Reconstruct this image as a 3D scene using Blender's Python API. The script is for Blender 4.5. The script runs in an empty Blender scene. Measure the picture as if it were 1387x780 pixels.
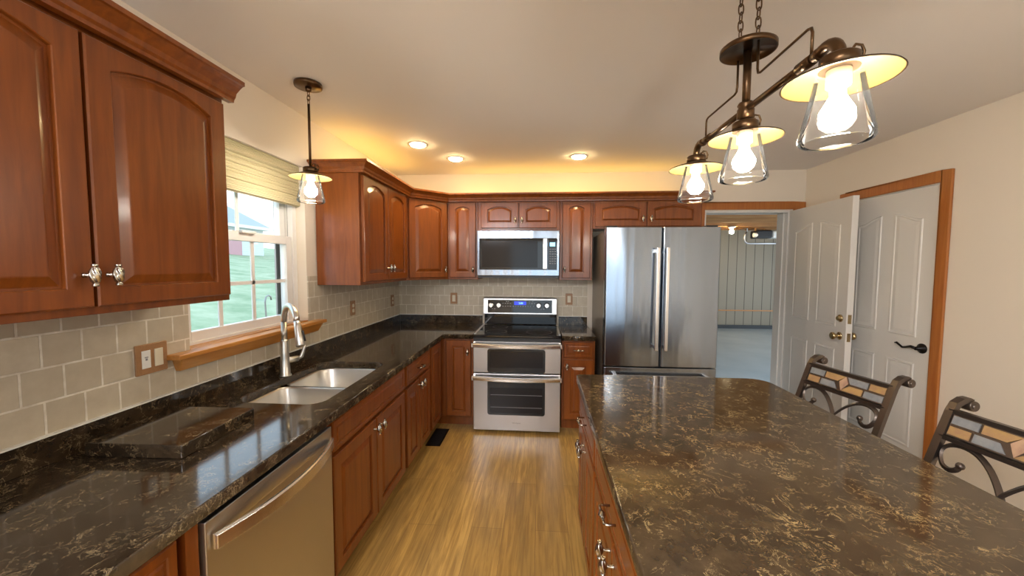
import bpy, bmesh, math, random
from mathutils import Vector, Matrix
random.seed(7)
C = bpy.context.scene.collection
SC = bpy.context.scene
PI = math.pi

# ------------------------------------------------------------------ camera
CAM = (1.5032, -3.9532, 1.5239); YAW, PITCH, ROLL, FOC = 0.07324, -0.05877, 0.00393, 514.84
def cam_axes():
    f = Vector((-math.sin(YAW), math.cos(YAW), 0)); r = Vector((math.cos(YAW), math.sin(YAW), 0)); u = Vector((0, 0, 1))
    f2 = f*math.cos(PITCH) + u*math.sin(PITCH); u2 = u*math.cos(PITCH) - f*math.sin(PITCH)
    return r*math.cos(ROLL) + u2*math.sin(ROLL), u2*math.cos(ROLL) - r*math.sin(ROLL), f2
cr, cu, cf = cam_axes()
cd = bpy.data.cameras.new('camera'); cam = bpy.data.objects.new('camera', cd); C.objects.link(cam)
M3 = Matrix((cr, cu, -cf)).transposed().to_4x4()
cam.matrix_world = Matrix.Translation(CAM) @ M3
cd.sensor_width = 36; cd.lens = FOC/1387*36; cd.clip_start = .05; cd.clip_end = 300
SC.camera = cam
# ------------------------------------------------------------------ world, lights, exposure
EXPOSURE = 1.36
W_STR = 1.1; CAN_W = 7.5; COVE_W = 1.35; BULB_L = 66.0; REAR_W = 88.0; GARAGE_W = 15.0
SC.view_settings.view_transform = 'Standard'; SC.view_settings.look = 'None'
SC.view_settings.gamma = 1; SC.view_settings.use_curve_mapping = False
SC.view_settings.exposure = EXPOSURE
w = bpy.data.worlds.new('sky'); SC.world = w; w.use_nodes = True
nt = w.node_tree; nt.nodes.clear()
tc = nt.nodes.new('ShaderNodeTexCoord'); sx = nt.nodes.new('ShaderNodeSeparateXYZ'); rp = nt.nodes.new('ShaderNodeValToRGB')
bg = nt.nodes.new('ShaderNodeBackground'); wo = nt.nodes.new('ShaderNodeOutputWorld')
nt.links.new(tc.outputs['Generated'], sx.inputs[0]); nt.links.new(sx.outputs['Z'], rp.inputs[0])
rp.color_ramp.elements[0].color = (.80, .92, 1, 1); rp.color_ramp.elements[1].color = (.50, .76, 1, 1)
rp.color_ramp.elements[0].position = .02; rp.color_ramp.elements[1].position = .7
nt.links.new(rp.outputs[0], bg.inputs[0]); bg.inputs[1].default_value = W_STR; nt.links.new(bg.outputs[0], wo.inputs[0])

def area(name, loc, look, sx_, sy_, energy, color, portal=False):
    l = bpy.data.lights.new(name, 'AREA'); l.shape = 'RECTANGLE'; l.size = sx_; l.size_y = sy_
    l.energy = energy; l.color = color
    o = bpy.data.objects.new(name, l); C.objects.link(o); o.location = loc
    o.rotation_euler = Vector(look).to_track_quat('-Z', 'Y').to_euler()
    if portal: l.cycles.is_portal = True
    return o
area('kitchen_window_portal', (-.17, -2.02, 1.63), (1, 0, 0), .8, 1.0, 1, (1, 1, 1), True)
area('rear_fill_light', (.65, -5.5, 2.40), (.12, .12, -1), 1.0, 1.6, REAR_W, (.95, .96, 1))  # added fill lamp behind the camera, stands for no known fixture
area('patio_window_portal', (2.05, -7.43, 1.3), (0, 1, 0), 2.7, 2.2, 1, (1, 1, 1), True)
area('garage_daylight', (8.8, 2.6, 1.2), (-1, .1, -.25), 3.2, 2.0, GARAGE_W, (.72, .87, 1))
# warm rope lighting lying on top of the wall cabinets, behind the crown
area('cabinet_top_light_back', (1.78, -.16, 2.155), (0, 0, 1), 2.2, .05, COVE_W, (1, .60, .10))
area('cabinet_top_light_left', (.15, -.85, 2.155), (0, 0, 1), .05, 1.1, COVE_W*.6, (1, .60, .10))

# ------------------------------------------------------------------ mesh helper
class MB:
    def __init__(s): s.v = []; s.f = []; s.sm = []
    def add(s, vs, fs, smooth=False, M=None):
        b = len(s.v)
        s.v += [(M @ Vector(v)) if M is not None else Vector(v) for v in vs]
        s.f += [tuple(b+i for i in f) for f in fs]; s.sm += [smooth]*len(fs)
        return s
    def box(s, x0, x1, y0, y1, z0, z1, M=None):
        x0, x1 = min(x0, x1), max(x0, x1); y0, y1 = min(y0, y1), max(y0, y1); z0, z1 = min(z0, z1), max(z0, z1)
        vs = [(x, y, z) for z in (z0, z1) for y in (y0, y1) for x in (x0, x1)]
        return s.add(vs, [(0,2,3,1),(4,5,7,6),(0,1,5,4),(2,6,7,3),(0,4,6,2),(1,3,7,5)], M=M)
    def rings(s, rs, cap0=True, cap1=True, smooth=False, closed=True, M=None):
        n = len(rs[0]); vs = [p for r in rs for p in r]; fs = []
        for i in range(len(rs)-1):
            for j in range(n if closed else n-1):
                k = (j+1) % n
                fs.append((i*n+j, i*n+k, (i+1)*n+k, (i+1)*n+j))
        s.add(vs, fs, smooth, M)
        if cap0: s.add(rs[0], [tuple(reversed(range(n)))], False, M)
        if cap1: s.add(rs[-1], [tuple(range(n))], False, M)
        return s
    def lathe(s, prof, c=(0,0,0), n=24, axis='z', twist=None, cap0=True, cap1=True, M=None):
        rs = []
        for (r, h) in prof:
            ring = []
            for k in range(n):
                a = 2*PI*k/n; rr = r*(twist(a, h) if twist else 1)
                p = (rr*math.cos(a), rr*math.sin(a), h)
                if axis == 'y': p = (p[0], -p[2], p[1])      # height runs to -y
                if axis == 'x': p = (p[2], p[0], p[1])
                ring.append((p[0]+c[0], p[1]+c[1], p[2]+c[2]))
            rs.append(ring)
        return s.rings(rs, cap0, cap1, True, M=M)
    def cyl(s, a, b, r, n=14, r2=None, M=None):
        a = Vector(a); b = Vector(b); d = (b-a); q = d.to_track_quat('Z', 'Y')
        r2 = r if r2 is None else r2
        rs = []
        for p, rr in ((a, r), (b, r2)):
            rs.append([p + q @ Vector((rr*math.cos(2*PI*k/n), rr*math.sin(2*PI*k/n), 0)) for k in range(n)])
        return s.rings(rs, True, True, True, M=M)
    def tube(s, pts, r, n=10, closed=False, M=None, flat=None):
        pts = [Vector(p) for p in pts]; m = len(pts); rs = []; up = None
        for i, p in enumerate(pts):
            if closed: t = pts[(i+1) % m]-pts[i-1]
            else: t = pts[min(i+1, m-1)]-pts[max(i-1, 0)]
            t.normalize()
            if up is None:
                up = Vector((0, 0, 1)) if abs(t.z) < .9 else Vector((1, 0, 0))
            up = (up - t*up.dot(t)).normalized(); sd = t.cross(up)
            rr = r[i] if isinstance(r, (list, tuple)) else r
            ring = []
            for k in range(n):
                a = 2*PI*k/n + PI/n
                if flat: ring.append(p + sd*flat[0]*math.copysign(1, math.cos(a)) + up*flat[1]*math.copysign(1, math.sin(a)))
                else: ring.append(p + sd*rr*math.cos(a) + up*rr*math.sin(a))
            rs.append(ring)
        if closed: rs.append(rs[0])
        return s.rings(rs, not closed, not closed, flat is None, M=M)
    def prism(s, outline, axis, a, b, M=None):
        """outline = 2D points, extruded along axis from a to b"""
        def P(p, t): return {'x': (t, p[0], p[1]), 'y': (p[0], t, p[1]), 'z': (p[0], p[1], t)}[axis]
        return s.rings([[P(p, a) for p in outline], [P(p, b) for p in outline]], M=M)
    def sphere(s, c, r, n=16, m=10, sz=(1,1,1), M=None):
        prof = [(r*math.sin(PI*i/m)+1e-5, -r*math.cos(PI*i/m)) for i in range(m+1)]
        rs = [[(c[0]+q*math.cos(2*PI*k/n)*sz[0], c[1]+q*math.sin(2*PI*k/n)*sz[1], c[2]+h*sz[2]) for k in range(n)] for q, h in prof]
        return s.rings(rs, True, True, True, M=M)
    def build(s, name, mat, parent=None, off=None, bevel=0, seg=2, label=None):
        me = bpy.data.meshes.new(name)
        o0 = Vector(off) if off is not None else (parent['_o'] and Vector(parent['_o']) if parent is not None and '_o' in parent else Vector((0, 0, 0)))
        me.from_pydata([tuple(v-o0) for v in s.v], [], s.f)
        me.polygons.foreach_set('use_smooth', s.sm); me.update()
        bm = bmesh.new(); bm.from_mesh(me); bmesh.ops.remove_doubles(bm, verts=bm.verts, dist=1e-6)
        bmesh.ops.recalc_face_normals(bm, faces=bm.faces); bm.to_mesh(me); bm.free()
        o = bpy.data.objects.new(name, me); C.objects.link(o); me.materials.append(mat)
        if parent is not None: o.parent = parent
        if bevel:
            b = o.modifiers.new('bevel', 'BEVEL'); b.width = bevel; b.segments = seg; b.limit_method = 'ANGLE'; b.angle_limit = math.radians(40)
        if label: o['label'] = label
        return o

def tag(o, label, cat, group=None, kind=None):
    o['label'] = label; o['category'] = cat
    if group: o['group'] = group
    if kind: o['kind'] = kind
    return o
def thing(name, label, cat, loc=(0, 0, 0), rz=0, group=None, world=False):
    """Empty at the thing's base; world=True -> parts are given in world coordinates"""
    o = bpy.data.objects.new(name, None); C.objects.link(o); o.location = loc; o.rotation_euler = (0, 0, rz)
    o.empty_display_size = .1
    if world: o['_o'] = loc
    return tag(o, label, cat, group)
def struct(name, mb, m, label=None, **k):
    o = mb.build(name, m, **k); o['kind'] = 'structure'
    if label: o['label'] = label
    return o
def copy_tree(o, parent=None):
    c = o.copy(); C.objects.link(c); c.parent = parent
    for ch in list(o.children): copy_tree(ch, c)
    return c

# ------------------------------------------------------------------ materials
def mat(name, color=(.5, .5, .5), rough=.5, metal=0, coat=0, spec=None, emit=None, es=0, aniso=0):
    m = bpy.data.materials.new(name); m.use_nodes = True; b = m.node_tree.nodes['Principled BSDF']
    b.inputs['Base Color'].default_value = (*color, 1); b.inputs['Roughness'].default_value = rough
    b.inputs['Metallic'].default_value = metal; b.inputs['Coat Weight'].default_value = coat
    b.inputs['Coat Roughness'].default_value = .12
    if aniso: b.inputs['Anisotropic'].default_value = aniso
    if spec is not None: b.inputs['Specular IOR Level'].default_value = spec
    if emit: b.inputs['Emission Color'].default_value = (*emit, 1); b.inputs['Emission Strength'].default_value = es
    return m
class N:
    def __init__(s, m): s.t = m.node_tree; s.b = s.t.nodes['Principled BSDF']
    def n(s, typ, **k):
        x = s.t.nodes.new('ShaderNode'+typ)
        for a, v in k.items(): setattr(x, a, v)
        return x
    def l(s, a, b): s.t.links.new(a, b)
    def coords(s, scale=(1, 1, 1), kind='Object', rot=(0, 0, 0), loc=(0, 0, 0)):
        t = s.n('TexCoord'); mp = s.n('Mapping'); s.l(t.outputs[kind], mp.inputs[0])
        mp.inputs['Scale'].default_value = scale; mp.inputs['Rotation'].default_value = rot; mp.inputs['Location'].default_value = loc
        return mp.outputs[0]
    def noise(s, vec, scale, detail=3, rough=.5, dist=0):
        x = s.n('TexNoise'); s.l(vec, x.inputs['Vector']); x.inputs['Scale'].default_value = scale
        x.inputs['Detail'].default_value = detail; x.inputs['Roughness'].default_value = rough; x.inputs['Distortion'].default_value = dist
        return x.outputs['Fac']
    def ramp(s, fac, stops):
        x = s.n('ValToRGB'); s.l(fac, x.inputs[0]); e = x.color_ramp.elements
        while len(e) < len(stops): e.new(.5)
        for i, (p, c) in enumerate(stops):
            e[i].position = p; e[i].color = (*c, 1) if len(c) == 3 else c
        return x.outputs[0]
    def mix(s, f, a, b, mode='MIX'):
        x = s.n('Mix', data_type='RGBA', blend_type=mode)
        for i, v in ((0, f), (6, a), (7, b)):
            if isinstance(v, (int, float)): x.inputs[i].default_value = v
            elif isinstance(v, tuple): x.inputs[i].default_value = (*v, 1)
            else: s.l(v, x.inputs[i])
        return x.outputs[2]
    def math(s, op, a, b=0, c=None):
        x = s.n('Math', operation=op)
        for i, v in enumerate((a, b) if c is None else (a, b, c)):
            if isinstance(v, (int, float)): x.inputs[i].default_value = v
            else: s.l(v, x.inputs[i])
        return x.outputs[0]
    def bump(s, h, strength=.2, dist=.002):
        x = s.n('Bump'); s.l(h, x.inputs['Height']); x.inputs['Strength'].default_value = strength; x.inputs['Distance'].default_value = dist
        s.l(x.outputs[0], s.b.inputs['Normal'])
    def col(s, c): s.l(c, s.b.inputs['Base Color'])

def wood_mat(name, c1, c2, rough=.32, coat=.25, scale=(14, 14, 1.2), amt=1):
    m = mat(name, c1, rough, coat=coat); g = N(m)
    v = g.coords(scale); a = g.noise(v, 2.2, 5, .6, .6)
    v2 = g.coords((1.5, 1.5, .8)); bl = g.noise(v2, 2.5, 2)
    col = g.mix(g.ramp(a, [(.35, (0, 0, 0)), (.68, (1, 1, 1))]), c1, c2)
    col = g.mix(g.math('MULTIPLY', bl, .35), col, tuple(x*.55 for x in c2))
    g.col(col); return m
M = {}
M['cherry'] = wood_mat('cherry_cabinet_wood', (.265, .072, .009), (.165, .039, .005), rough=.3, coat=.18)
M['orange_wood'] = wood_mat('orange_oak_trim', (.62, .27, .055), (.50, .19, .03), scale=(30, 3, 30), rough=.35)
M['casing'] = wood_mat('door_casing_wood', (.50, .18, .035), (.40, .12, .02), scale=(20, 20, 1.5), rough=.35)
M['joist'] = wood_mat('joist_lumber', (.45, .22, .07), (.30, .13, .04), scale=(1, 20, 20), rough=.7, coat=0)
M['wall'] = mat('cream_wall_paint', (.80, .72, .61), .6)
g = N(M['wall']); g.bump(g.noise(g.coords(), 220, 3), .06, .001)
M['ceiling'] = mat('ceiling_paint', (.88, .85, .83), .75)
g = N(M['ceiling']); g.bump(g.noise(g.coords(), 180, 3), .08, .001)
M['white'] = mat('white_door_paint', (.74, .72, .68), .35)
M['vinyl'] = mat('white_vinyl', (.80, .78, .76), .35)
M['steel'] = mat('brushed_steel', (.60, .60, .61), .27, 1, aniso=.5)
g = N(M['steel']); a = g.noise(g.coords((2, 2, 300)), 3, 3); g.l(g.math('MULTIPLY_ADD', a, .12, .28), g.b.inputs['Roughness'])
M['steel_v'] = mat('brushed_steel_fridge', (.30, .35, .42), .2, 1)
g = N(M['steel_v']); a = g.noise(g.coords((300, 300, 2)), 3, 3); g.l(g.math('MULTIPLY_ADD', a, .1, .15), g.b.inputs['Roughness'])
wv = g.noise(g.coords((5, 1, .45)), 2.0, 1); g.bump(wv, .35, .02)
M['steel_side'] = mat('fridge_side_grey', (.30, .28, .26), .35, .7)
M['nickel'] = mat('satin_nickel', (.46, .43, .38), .25, 1)
M['chrome'] = mat('bright_steel', (.86, .85, .84), .24, 1)
M['sink'] = mat('satin_sink_steel', (.66, .64, .60), .32, 1)
M['bronze'] = mat('oil_rubbed_bronze', (.11, .062, .03), .3, .9)
M['black_metal'] = mat('black_metal', (.02, .018, .018), .3, .8)
M['brass'] = mat('antique_brass', (.52, .40, .22), .22, 1)
M['black_glass'] = mat('black_glass', (.006, .006, .008), .05)
M['black'] = mat('black_plastic', (.012, .012, .014), .35)
M['oven_glass'] = mat('oven_glass', (.010, .008, .009), .1, spec=.3)
M['cream'] = mat('cream_plastic', (.72, .66, .52), .4)
M['white_plastic'] = mat('white_plastic', (.8, .8, .78), .35)
M['plate'] = wood_mat('oak_switch_plate', (.42, .22, .10), (.34, .17, .07), scale=(20, 3, 20), rough=.45)
M['hat_in'] = mat('cream_enamel', (.13, .092, .024), .5)
M['lcd'] = mat('blue_display', (.02, .05, .1), .3, emit=(.25, .65, 1), es=1.1)
M['lcd_dk'] = mat('oven_clock', (.01, .02, .2), .3, emit=(.02, .05, .9), es=.5)
M['print'] = mat('pale_print', (.5, .52, .55), .5)
M['logo'] = mat('logo_grey', (.22, .22, .24), .4)
M['bulb'] = mat('lit_bulb', (1, .95, .85), .4, emit=(1, .91, .78), es=BULB_L)
M['can'] = mat('lit_downlight', (1, .95, .85), .4, emit=(1, .76, .38), es=CAN_W*8)
M['gbulb'] = mat('lit_garage_bulb', (1, .9, .7), .4, emit=(1, .78, .45), es=160)
M['concrete'] = mat('garage_concrete', (.40, .46, .50), .22)
g = N(M['concrete']); g.col(g.mix(g.noise(g.coords(), 1.6, 5), (.45, .52, .56), (.66, .72, .75)))
M['shade'] = mat('cellular_shade_fabric', (.52, .45, .27), .85)
g = N(M['shade']); t = g.coords((1, 1, 1)); wz = g.n('TexWave', wave_type='BANDS', bands_direction='Z'); g.l(t, wz.inputs[0]); wz.inputs['Scale'].default_value = 32
g.bump(wz.outputs['Fac'], .6, .006)

def glass_mat(name, tint=(1, 1, 1), base=.04, haze=0):
    m = bpy.data.materials.new(name); m.use_nodes = True; t = m.node_tree; t.nodes.clear()
    o = t.nodes.new('ShaderNodeOutputMaterial'); mx = t.nodes.new('ShaderNodeMixShader')
    tr = t.nodes.new('ShaderNodeBsdfTransparent'); gl = t.nodes.new('ShaderNodeBsdfGlossy'); fr = t.nodes.new('ShaderNodeLayerWeight')
    tr.inputs[0].default_value = (*tint, 1); gl.inputs['Roughness'].default_value = .03; fr.inputs[0].default_value = base
    gl.inputs[0].default_value = (1, 1, 1, 1)
    if haze:
        tl_ = t.nodes.new('ShaderNodeBsdfTranslucent'); m2 = t.nodes.new('ShaderNodeMixShader'); m2.inputs[0].default_value = haze
        t.links.new(tr.outputs[0], m2.inputs[1]); t.links.new(tl_.outputs[0], m2.inputs[2])
        t.links.new(fr.outputs['Fresnel'], mx.inputs[0]); t.links.new(m2.outputs[0], mx.inputs[1]); t.links.new(gl.outputs[0], mx.inputs[2]); t.links.new(mx.outputs[0], o.inputs[0])
        return m
    t.links.new(fr.outputs['Fresnel'], mx.inputs[0]); t.links.new(tr.outputs[0], mx.inputs[1]); t.links.new(gl.outputs[0], mx.inputs[2]); t.links.new(mx.outputs[0], o.inputs[0])
    return m
M['pane'] = glass_mat('window_glass', base=.12)
M['shade_glass'] = glass_mat('clear_lamp_glass', (.98, .98, .97), base=.2, haze=.006)

def quartz(name, c0, c1, vein, rot=0):
    m = mat(name, c0, .09, coat=.0, spec=.62); g = N(m)
    v = g.coords((1, 1, 1), rot=(0, 0, rot))
    basec = g.mix(g.ramp(g.noise(v, 16, 5, .65), [(.35, (0, 0, 0)), (.68, (1, 1, 1))]), c0, c1)
    # thread-like veins: zero crossings of distorted noises, kept only in patches
    def thread(vec, sc, wd, ms, lo):
        d = g.math('ABSOLUTE', g.math('SUBTRACT', g.noise(vec, sc, 7, .66, .9), .5))
        ln = g.ramp(d, [(0, (1, 1, 1)), (wd, (0, 0, 0))])
        return g.math('MULTIPLY', ln, g.ramp(g.noise(vec, ms, 4, .65, .4), [(lo, (0, 0, 0)), (lo+.10, (1, 1, 1))]))
    v2 = g.coords((1, 1, 1), rot=(.3, .2, rot+.7), loc=(3, 1, 2)); v3 = g.coords((1, 1, 1), rot=(.1, .4, rot+2), loc=(7, 4, 1))
    f = g.math('MAXIMUM', g.math('MAXIMUM', thread(v, 9, .009, 11, .50), thread(v2, 15, .011, 13, .52)), thread(v3, 24, .014, 10, .53))
    g.col(g.mix(g.math('MULTIPLY', f, .6), basec, vein))
    return m
M['quartz'] = quartz('brown_veined_quartz', (.018, .011, .006), (.046, .030, .017), (.48, .36, .20))
M['quartz_isl'] = quartz('brown_veined_quartz_island', (.034, .020, .009), (.075, .049, .025), (.62, .46, .22), rot=1.1)

def tile_mat(name, u):
    m = mat(name, (.5, .46, .4), .42); g = N(m)
    t = g.n('TexCoord'); s = g.n('SeparateXYZ'); g.l(t.outputs['Object'], s.inputs[0])
    c = g.n('CombineXYZ'); g.l(g.math('SUBTRACT', s.outputs['Y' if u == 'y' else 'X'], .0138 - 10.33 if u == 'y' else .034-10.33), c.inputs[0])
    g.l(g.math('SUBTRACT', s.outputs['Z'], 1.0015), c.inputs[1])
    b = g.n('TexBrick'); g.l(c.outputs[0], b.inputs['Vector']); b.offset = .5; b.offset_frequency = 2
    for k, v in (('Scale', 1), ('Mortar Size', .0036), ('Mortar Smooth', .25), ('Bias', 0), ('Brick Width', .1033), ('Row Height', .1033)): b.inputs[k].default_value = v
    b.inputs['Color1'].default_value = (.55, .485, .375, 1); b.inputs['Color2'].default_value = (.62, .555, .44, 1); b.inputs['Mortar'].default_value = (.90, .86, .77, 1)
    n = g.noise(t.outputs['Object'], 22, 4, .6)
    g.col(g.mix(g.ramp(n, [(.3, (.6, .6, .6)), (.75, (0, 0, 0))]), b.outputs['Color'], (.46, .39, .29)))
    h = g.math('SUBTRACT', g.math('MULTIPLY', n, .25), b.outputs['Fac']); g.bump(h, .8, .002)
    return m
M['tile_l'] = tile_mat('travertine_tile_left', 'y'); M['tile_b'] = tile_mat('travertine_tile_back', 'x')

m = M['floor'] = mat('vinyl_plank_floor', (.3, .2, .1), .33); g = N(m)
t = g.n('TexCoord'); s = g.n('SeparateXYZ'); g.l(t.outputs['Object'], s.inputs[0]); c = g.n('CombineXYZ')
g.l(g.math('ADD', s.outputs['Y'], 10), c.inputs[0]); g.l(g.math('ADD', s.outputs['X'], 10.03), c.inputs[1])
b = g.n('TexBrick'); g.l(c.outputs[0], b.inputs['Vector']); b.offset = .37; b.offset_frequency = 2
for k, v in (('Scale', 1), ('Mortar Size', .0012), ('Mortar Smooth', .3), ('Bias', 0), ('Brick Width', 1.22), ('Row Height', .18)): b.inputs[k].default_value = v
b.inputs['Color1'].default_value = (.44, .26, .07, 1); b.inputs['Color2'].default_value = (.62, .39, .12, 1); b.inputs['Mortar'].default_value = (.16, .09, .04, 1)
gr = g.noise(g.coords((26, 1.4, 1)), 2, 6, .65, .8); gr2 = g.noise(g.coords((5, .9, 1)), 1.6, 3, .5, .5)
col = g.mix(g.ramp(gr, [(.38, (.75, .75, .75)), (.62, (0, 0, 0))]), b.outputs['Color'], (.25, .135, .035))
col = g.mix(g.ramp(gr2, [(.42, (0, 0, 0)), (.72, (.6, .6, .6))]), col, (.22, .135, .05))
g.col(col)

m = M['panel_wall'] = mat('garage_panelling', (.30, .25, .18), .5); g = N(m)
t = g.n('TexCoord'); s = g.n('SeparateXYZ'); g.l(t.outputs['Object'], s.inputs[0])
fr = g.math('FRACT', g.math('MULTIPLY', s.outputs['X'], 4.6)); ln = g.math('LESS_THAN', fr, .07); g.col(g.mix(ln, (.30, .25, .18), (.08, .06, .04)))
m = M['grass'] = mat('lawn', (.2, .35, .15), .9); g = N(m)
g.col(g.mix(g.ramp(g.noise(g.coords(), .9, 6, .7), [(.35, (0, 0, 0)), (.65, (1, 1, 1))]), (.22, .29, .15), (.42, .44, .28)))
m = M['siding'] = mat('white_siding', (.62, .66, .68), .7); g = N(m)
t = g.n('TexCoord'); s = g.n('SeparateXYZ'); g.l(t.outputs['Object'], s.inputs[0]); fr = g.math('FRACT', g.math('MULTIPLY', s.outputs['Z'], 6)); g.col(g.mix(g.math('LESS_THAN', fr, .12), (.66, .70, .72), (.48, .53, .56)))
M['roof'] = mat('grey_shingles', (.36, .37, .38), .9); M['pinkdoor'] = mat('faded_red_door', (.55, .30, .32), .7); M['darkpane'] = mat('house_window_pane', (.20, .26, .30), .3)
def slate(name, a, b_):
    m = mat(name, a, .55); g = N(m); g.col(g.mix(g.ramp(g.noise(g.coords(), 26, 4, .6, .4), [(.4, (0, 0, 0)), (.68, (1, 1, 1))]), a, b_)); g.bump(g.noise(g.coords(), 60, 3), .4, .002); return m
M['slate_blue'] = slate('blue_grey_slate', (.17, .18, .20), (.23, .235, .24))
M['slate_gold'] = slate('golden_slate', (.36, .22, .08), (.30, .17, .09))
M['slate_pink'] = slate('rust_pink_slate', (.42, .27, .17), (.30, .16, .12))
M['iron'] = mat('brushed_dark_iron', (.12, .095, .08), .33, .85)
M['seat'] = mat('brown_seat_leather', (.10, .06, .035), .5)
H = 2.466; XR = 4.08; CT = .914; FZ = .05

# ------------------------------------------------------------------ room shell
struct('floor', MB().box(-.15, XR+.15, -7.6, .0, FZ-.12, FZ), M['floor'])
struct('ceiling', MB().box(-.15, XR+.15, -7.6, .14, H, H+.12), M['ceiling'])
WY0, WY1, WZ0, WZ1 = -2.446, -1.60, 1.135, 2.142
wl = MB()
wl.box(-.16, 0, -7.6, WY0, FZ-.1, H).box(-.16, 0, WY1, .14, FZ-.1, H).box(-.16, 0, WY0, WY1, FZ-.1, WZ0).box(-.16, 0, WY0, WY1, WZ1, H)
struct('wall_left', wl, M['wall'])
DX0, DX1, DZ = 3.13, 3.945, 2.075
struct('wall_back', MB().box(0, DX0, 0, .14, FZ-.1, H).box(DX1, XR, 0, .14, FZ-.1, H).box(DX0, DX1, 0, .14, DZ, H), M['wall'])
RY0, RY1, RZ = -1.285, -.52, 2.066
wr = MB().box(XR, XR+.15, -7.6, RY0, FZ-.1, H).box(XR, XR+.15, RY1, .14, FZ-.1, H).box(XR, XR+.15, RY0, RY1, RZ, H)
struct('wall_right', wr, M['wall'])
struct('wall_rear', MB().box(-.16, .7, -7.6, -7.45, FZ-.1, H).box(3.4, XR+.15, -7.6, -7.45, FZ-.1, H).box(.7, 3.4, -7.6, -7.45, 2.2, H), M['wall'])
# window unit
wn = MB(); X0 = -.135; X1 = -.075
def frame(mb, x0, x1, y0, y1, z0, z1, t, tb=None):
    tb = tb or t
    mb.box(x0, x1, y0, y0+t, z0, z1).box(x0, x1, y1-t, y1, z0, z1).box(x0, x1, y0+t, y1-t, z0, z0+tb).box(x0, x1, y0+t, y1-t, z1-t, z1)
frame(wn, -.15, -.06, WY0+.002, WY1-.002, WZ0+.002, WZ1-.002, .036)
win = struct('window_1', wn, M['vinyl'], 'white double hung window over the sink', bevel=.002)
YL0, YL1 = WY0+.04, WY1-.04
lo = MB(); frame(lo, -.105, -.07, YL0, YL1, 1.172, 1.70, .05, .045)
lo.build('lower_sash', M['vinyl'], win, bevel=.002)
up_ = MB(); frame(up_, -.148, -.112, YL0, YL1, 1.655, 2.09, .045)
up_.build('upper_sash', M['vinyl'], win, bevel=.002)
gm = MB()
for y in (-2.175, -1.952): gm.box(-.092, -.084, y-.011, y+.011, 1.215, 1.652)
gm.box(-.092, -.084, YL0+.05, YL1-.05, 1.415, 1.435)
gm.build('lower_grille', M['vinyl'], win)
gm = MB()
for y in (-2.24, -2.0): gm.box(-.134, -.126, y-.010, y+.010, 1.70, 2.046)
gm.build('upper_grille', M['vinyl'], win)
MB().box(-.090, -.086, YL0+.045, YL1-.045, 1.21, 1.655).build('lower_pane', M['pane'], win)
MB().box(-.132, -.128, YL0+.04, YL1-.04, 1.695, 2.05).build('upper_pane', M['pane'], win)
MB().box(-.07, -.05, -2.06, -1.96, 1.69, 1.705).build('sash_lock', M['vinyl'], win, bevel=.003)
MB().box(-.0748, -.0738, YL1-.030, YL1-.026, 1.17, 2.05).build('jamb_liner', M['steel_side'], win)
# window stool and apron
sl = MB().box(-.062, .072, -2.52, -1.53, 1.140, 1.160)
st = MB().box(-.062, -.002, WY0+.003, WY1-.003, 1.137, 1.160).box(0.0085, .072, -2.556, -1.50, 1.138, 1.160)
st.box(-.002, .0085, WY0+.003, WY1-.003, 1.138, 1.160)
ap = MB(); ap.rings([[(0.0085, -2.515, 1.085), (.03, -2.515, 1.085), (.055, -2.53, 1.1378), (.0085, -2.53, 1.1378)],
                     [(0.0085, -1.535, 1.085), (.03, -1.535, 1.085), (.055, -1.515, 1.1378), (.0085, -1.515, 1.1378)]])
sill = st.build('window_sill', M['orange_wood'], bevel=.006, seg=3)
tag(sill, 'orange oak window sill ledge under the kitchen window behind the faucet', 'window sill')
ap.build('apron', M['orange_wood'], sill, bevel=.002)
# cellular shade
sh = thing('cellular_shade', 'beige cellular window shade drawn up at the top of the window', 'window shade', (-.03, -2.02, 1.88), world=True)
MB().box(-.052, -.008, WY0+.02, WY1-.03, 2.085, WZ1-.002).build('head_rail', M['shade'], sh, bevel=.01, seg=3)
n_ = 9; pf = [(-.045, 2.085), ]
for i in range(n_):
    z = 2.085 - i*.0155; pf += [(-.016, z-.004), (-.010, z-.0078), (-.016, z-.0115)]
pf += [(-.016, 1.945), (-.045, 1.945)]
MB().prism([(x, z) for x, z in pf], 'y', WY0+.025, WY1-.035).build('pleated_fabric', M['shade'], sh)
MB().prism([(-.048, 1.945), (-.012, 1.945), (-.006, 1.925), (-.010, 1.893), (-.03, 1.886), (-.048, 1.90)], 'y', WY0+.022, WY1-.03).build('bottom_rail', M['shade'], sh, bevel=.004)

# tile backsplash (structure) + granite upstands
tl = MB().box(0.0005, .008, -4.3, WY0, 1.004, 1.45).box(0.0005, .008, WY1, -.008, 1.004, 1.45).box(0.0005, .008, WY0, WY1, 1.004, 1.137)
struct('trim_1', tl, M['tile_l'], 'square travertine tile backsplash on the window wall')
struct('trim_2', MB().box(0.0085, 1.99, -.008, -.0005, 1.004, 1.45), M['tile_b'], 'square travertine tile backsplash behind the range')
cs = MB().box(.0085, .024, -4.3, -.024, 1.0005, 1.0055).box(.0085, .905, -.024, -.0085, 1.0005, 1.0055).box(1.695, 1.99, -.024, -.0085, 1.0005, 1.0055)
struct('trim_3', cs, M['white_plastic'], 'white caulk line on top of the stone upstand')

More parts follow.
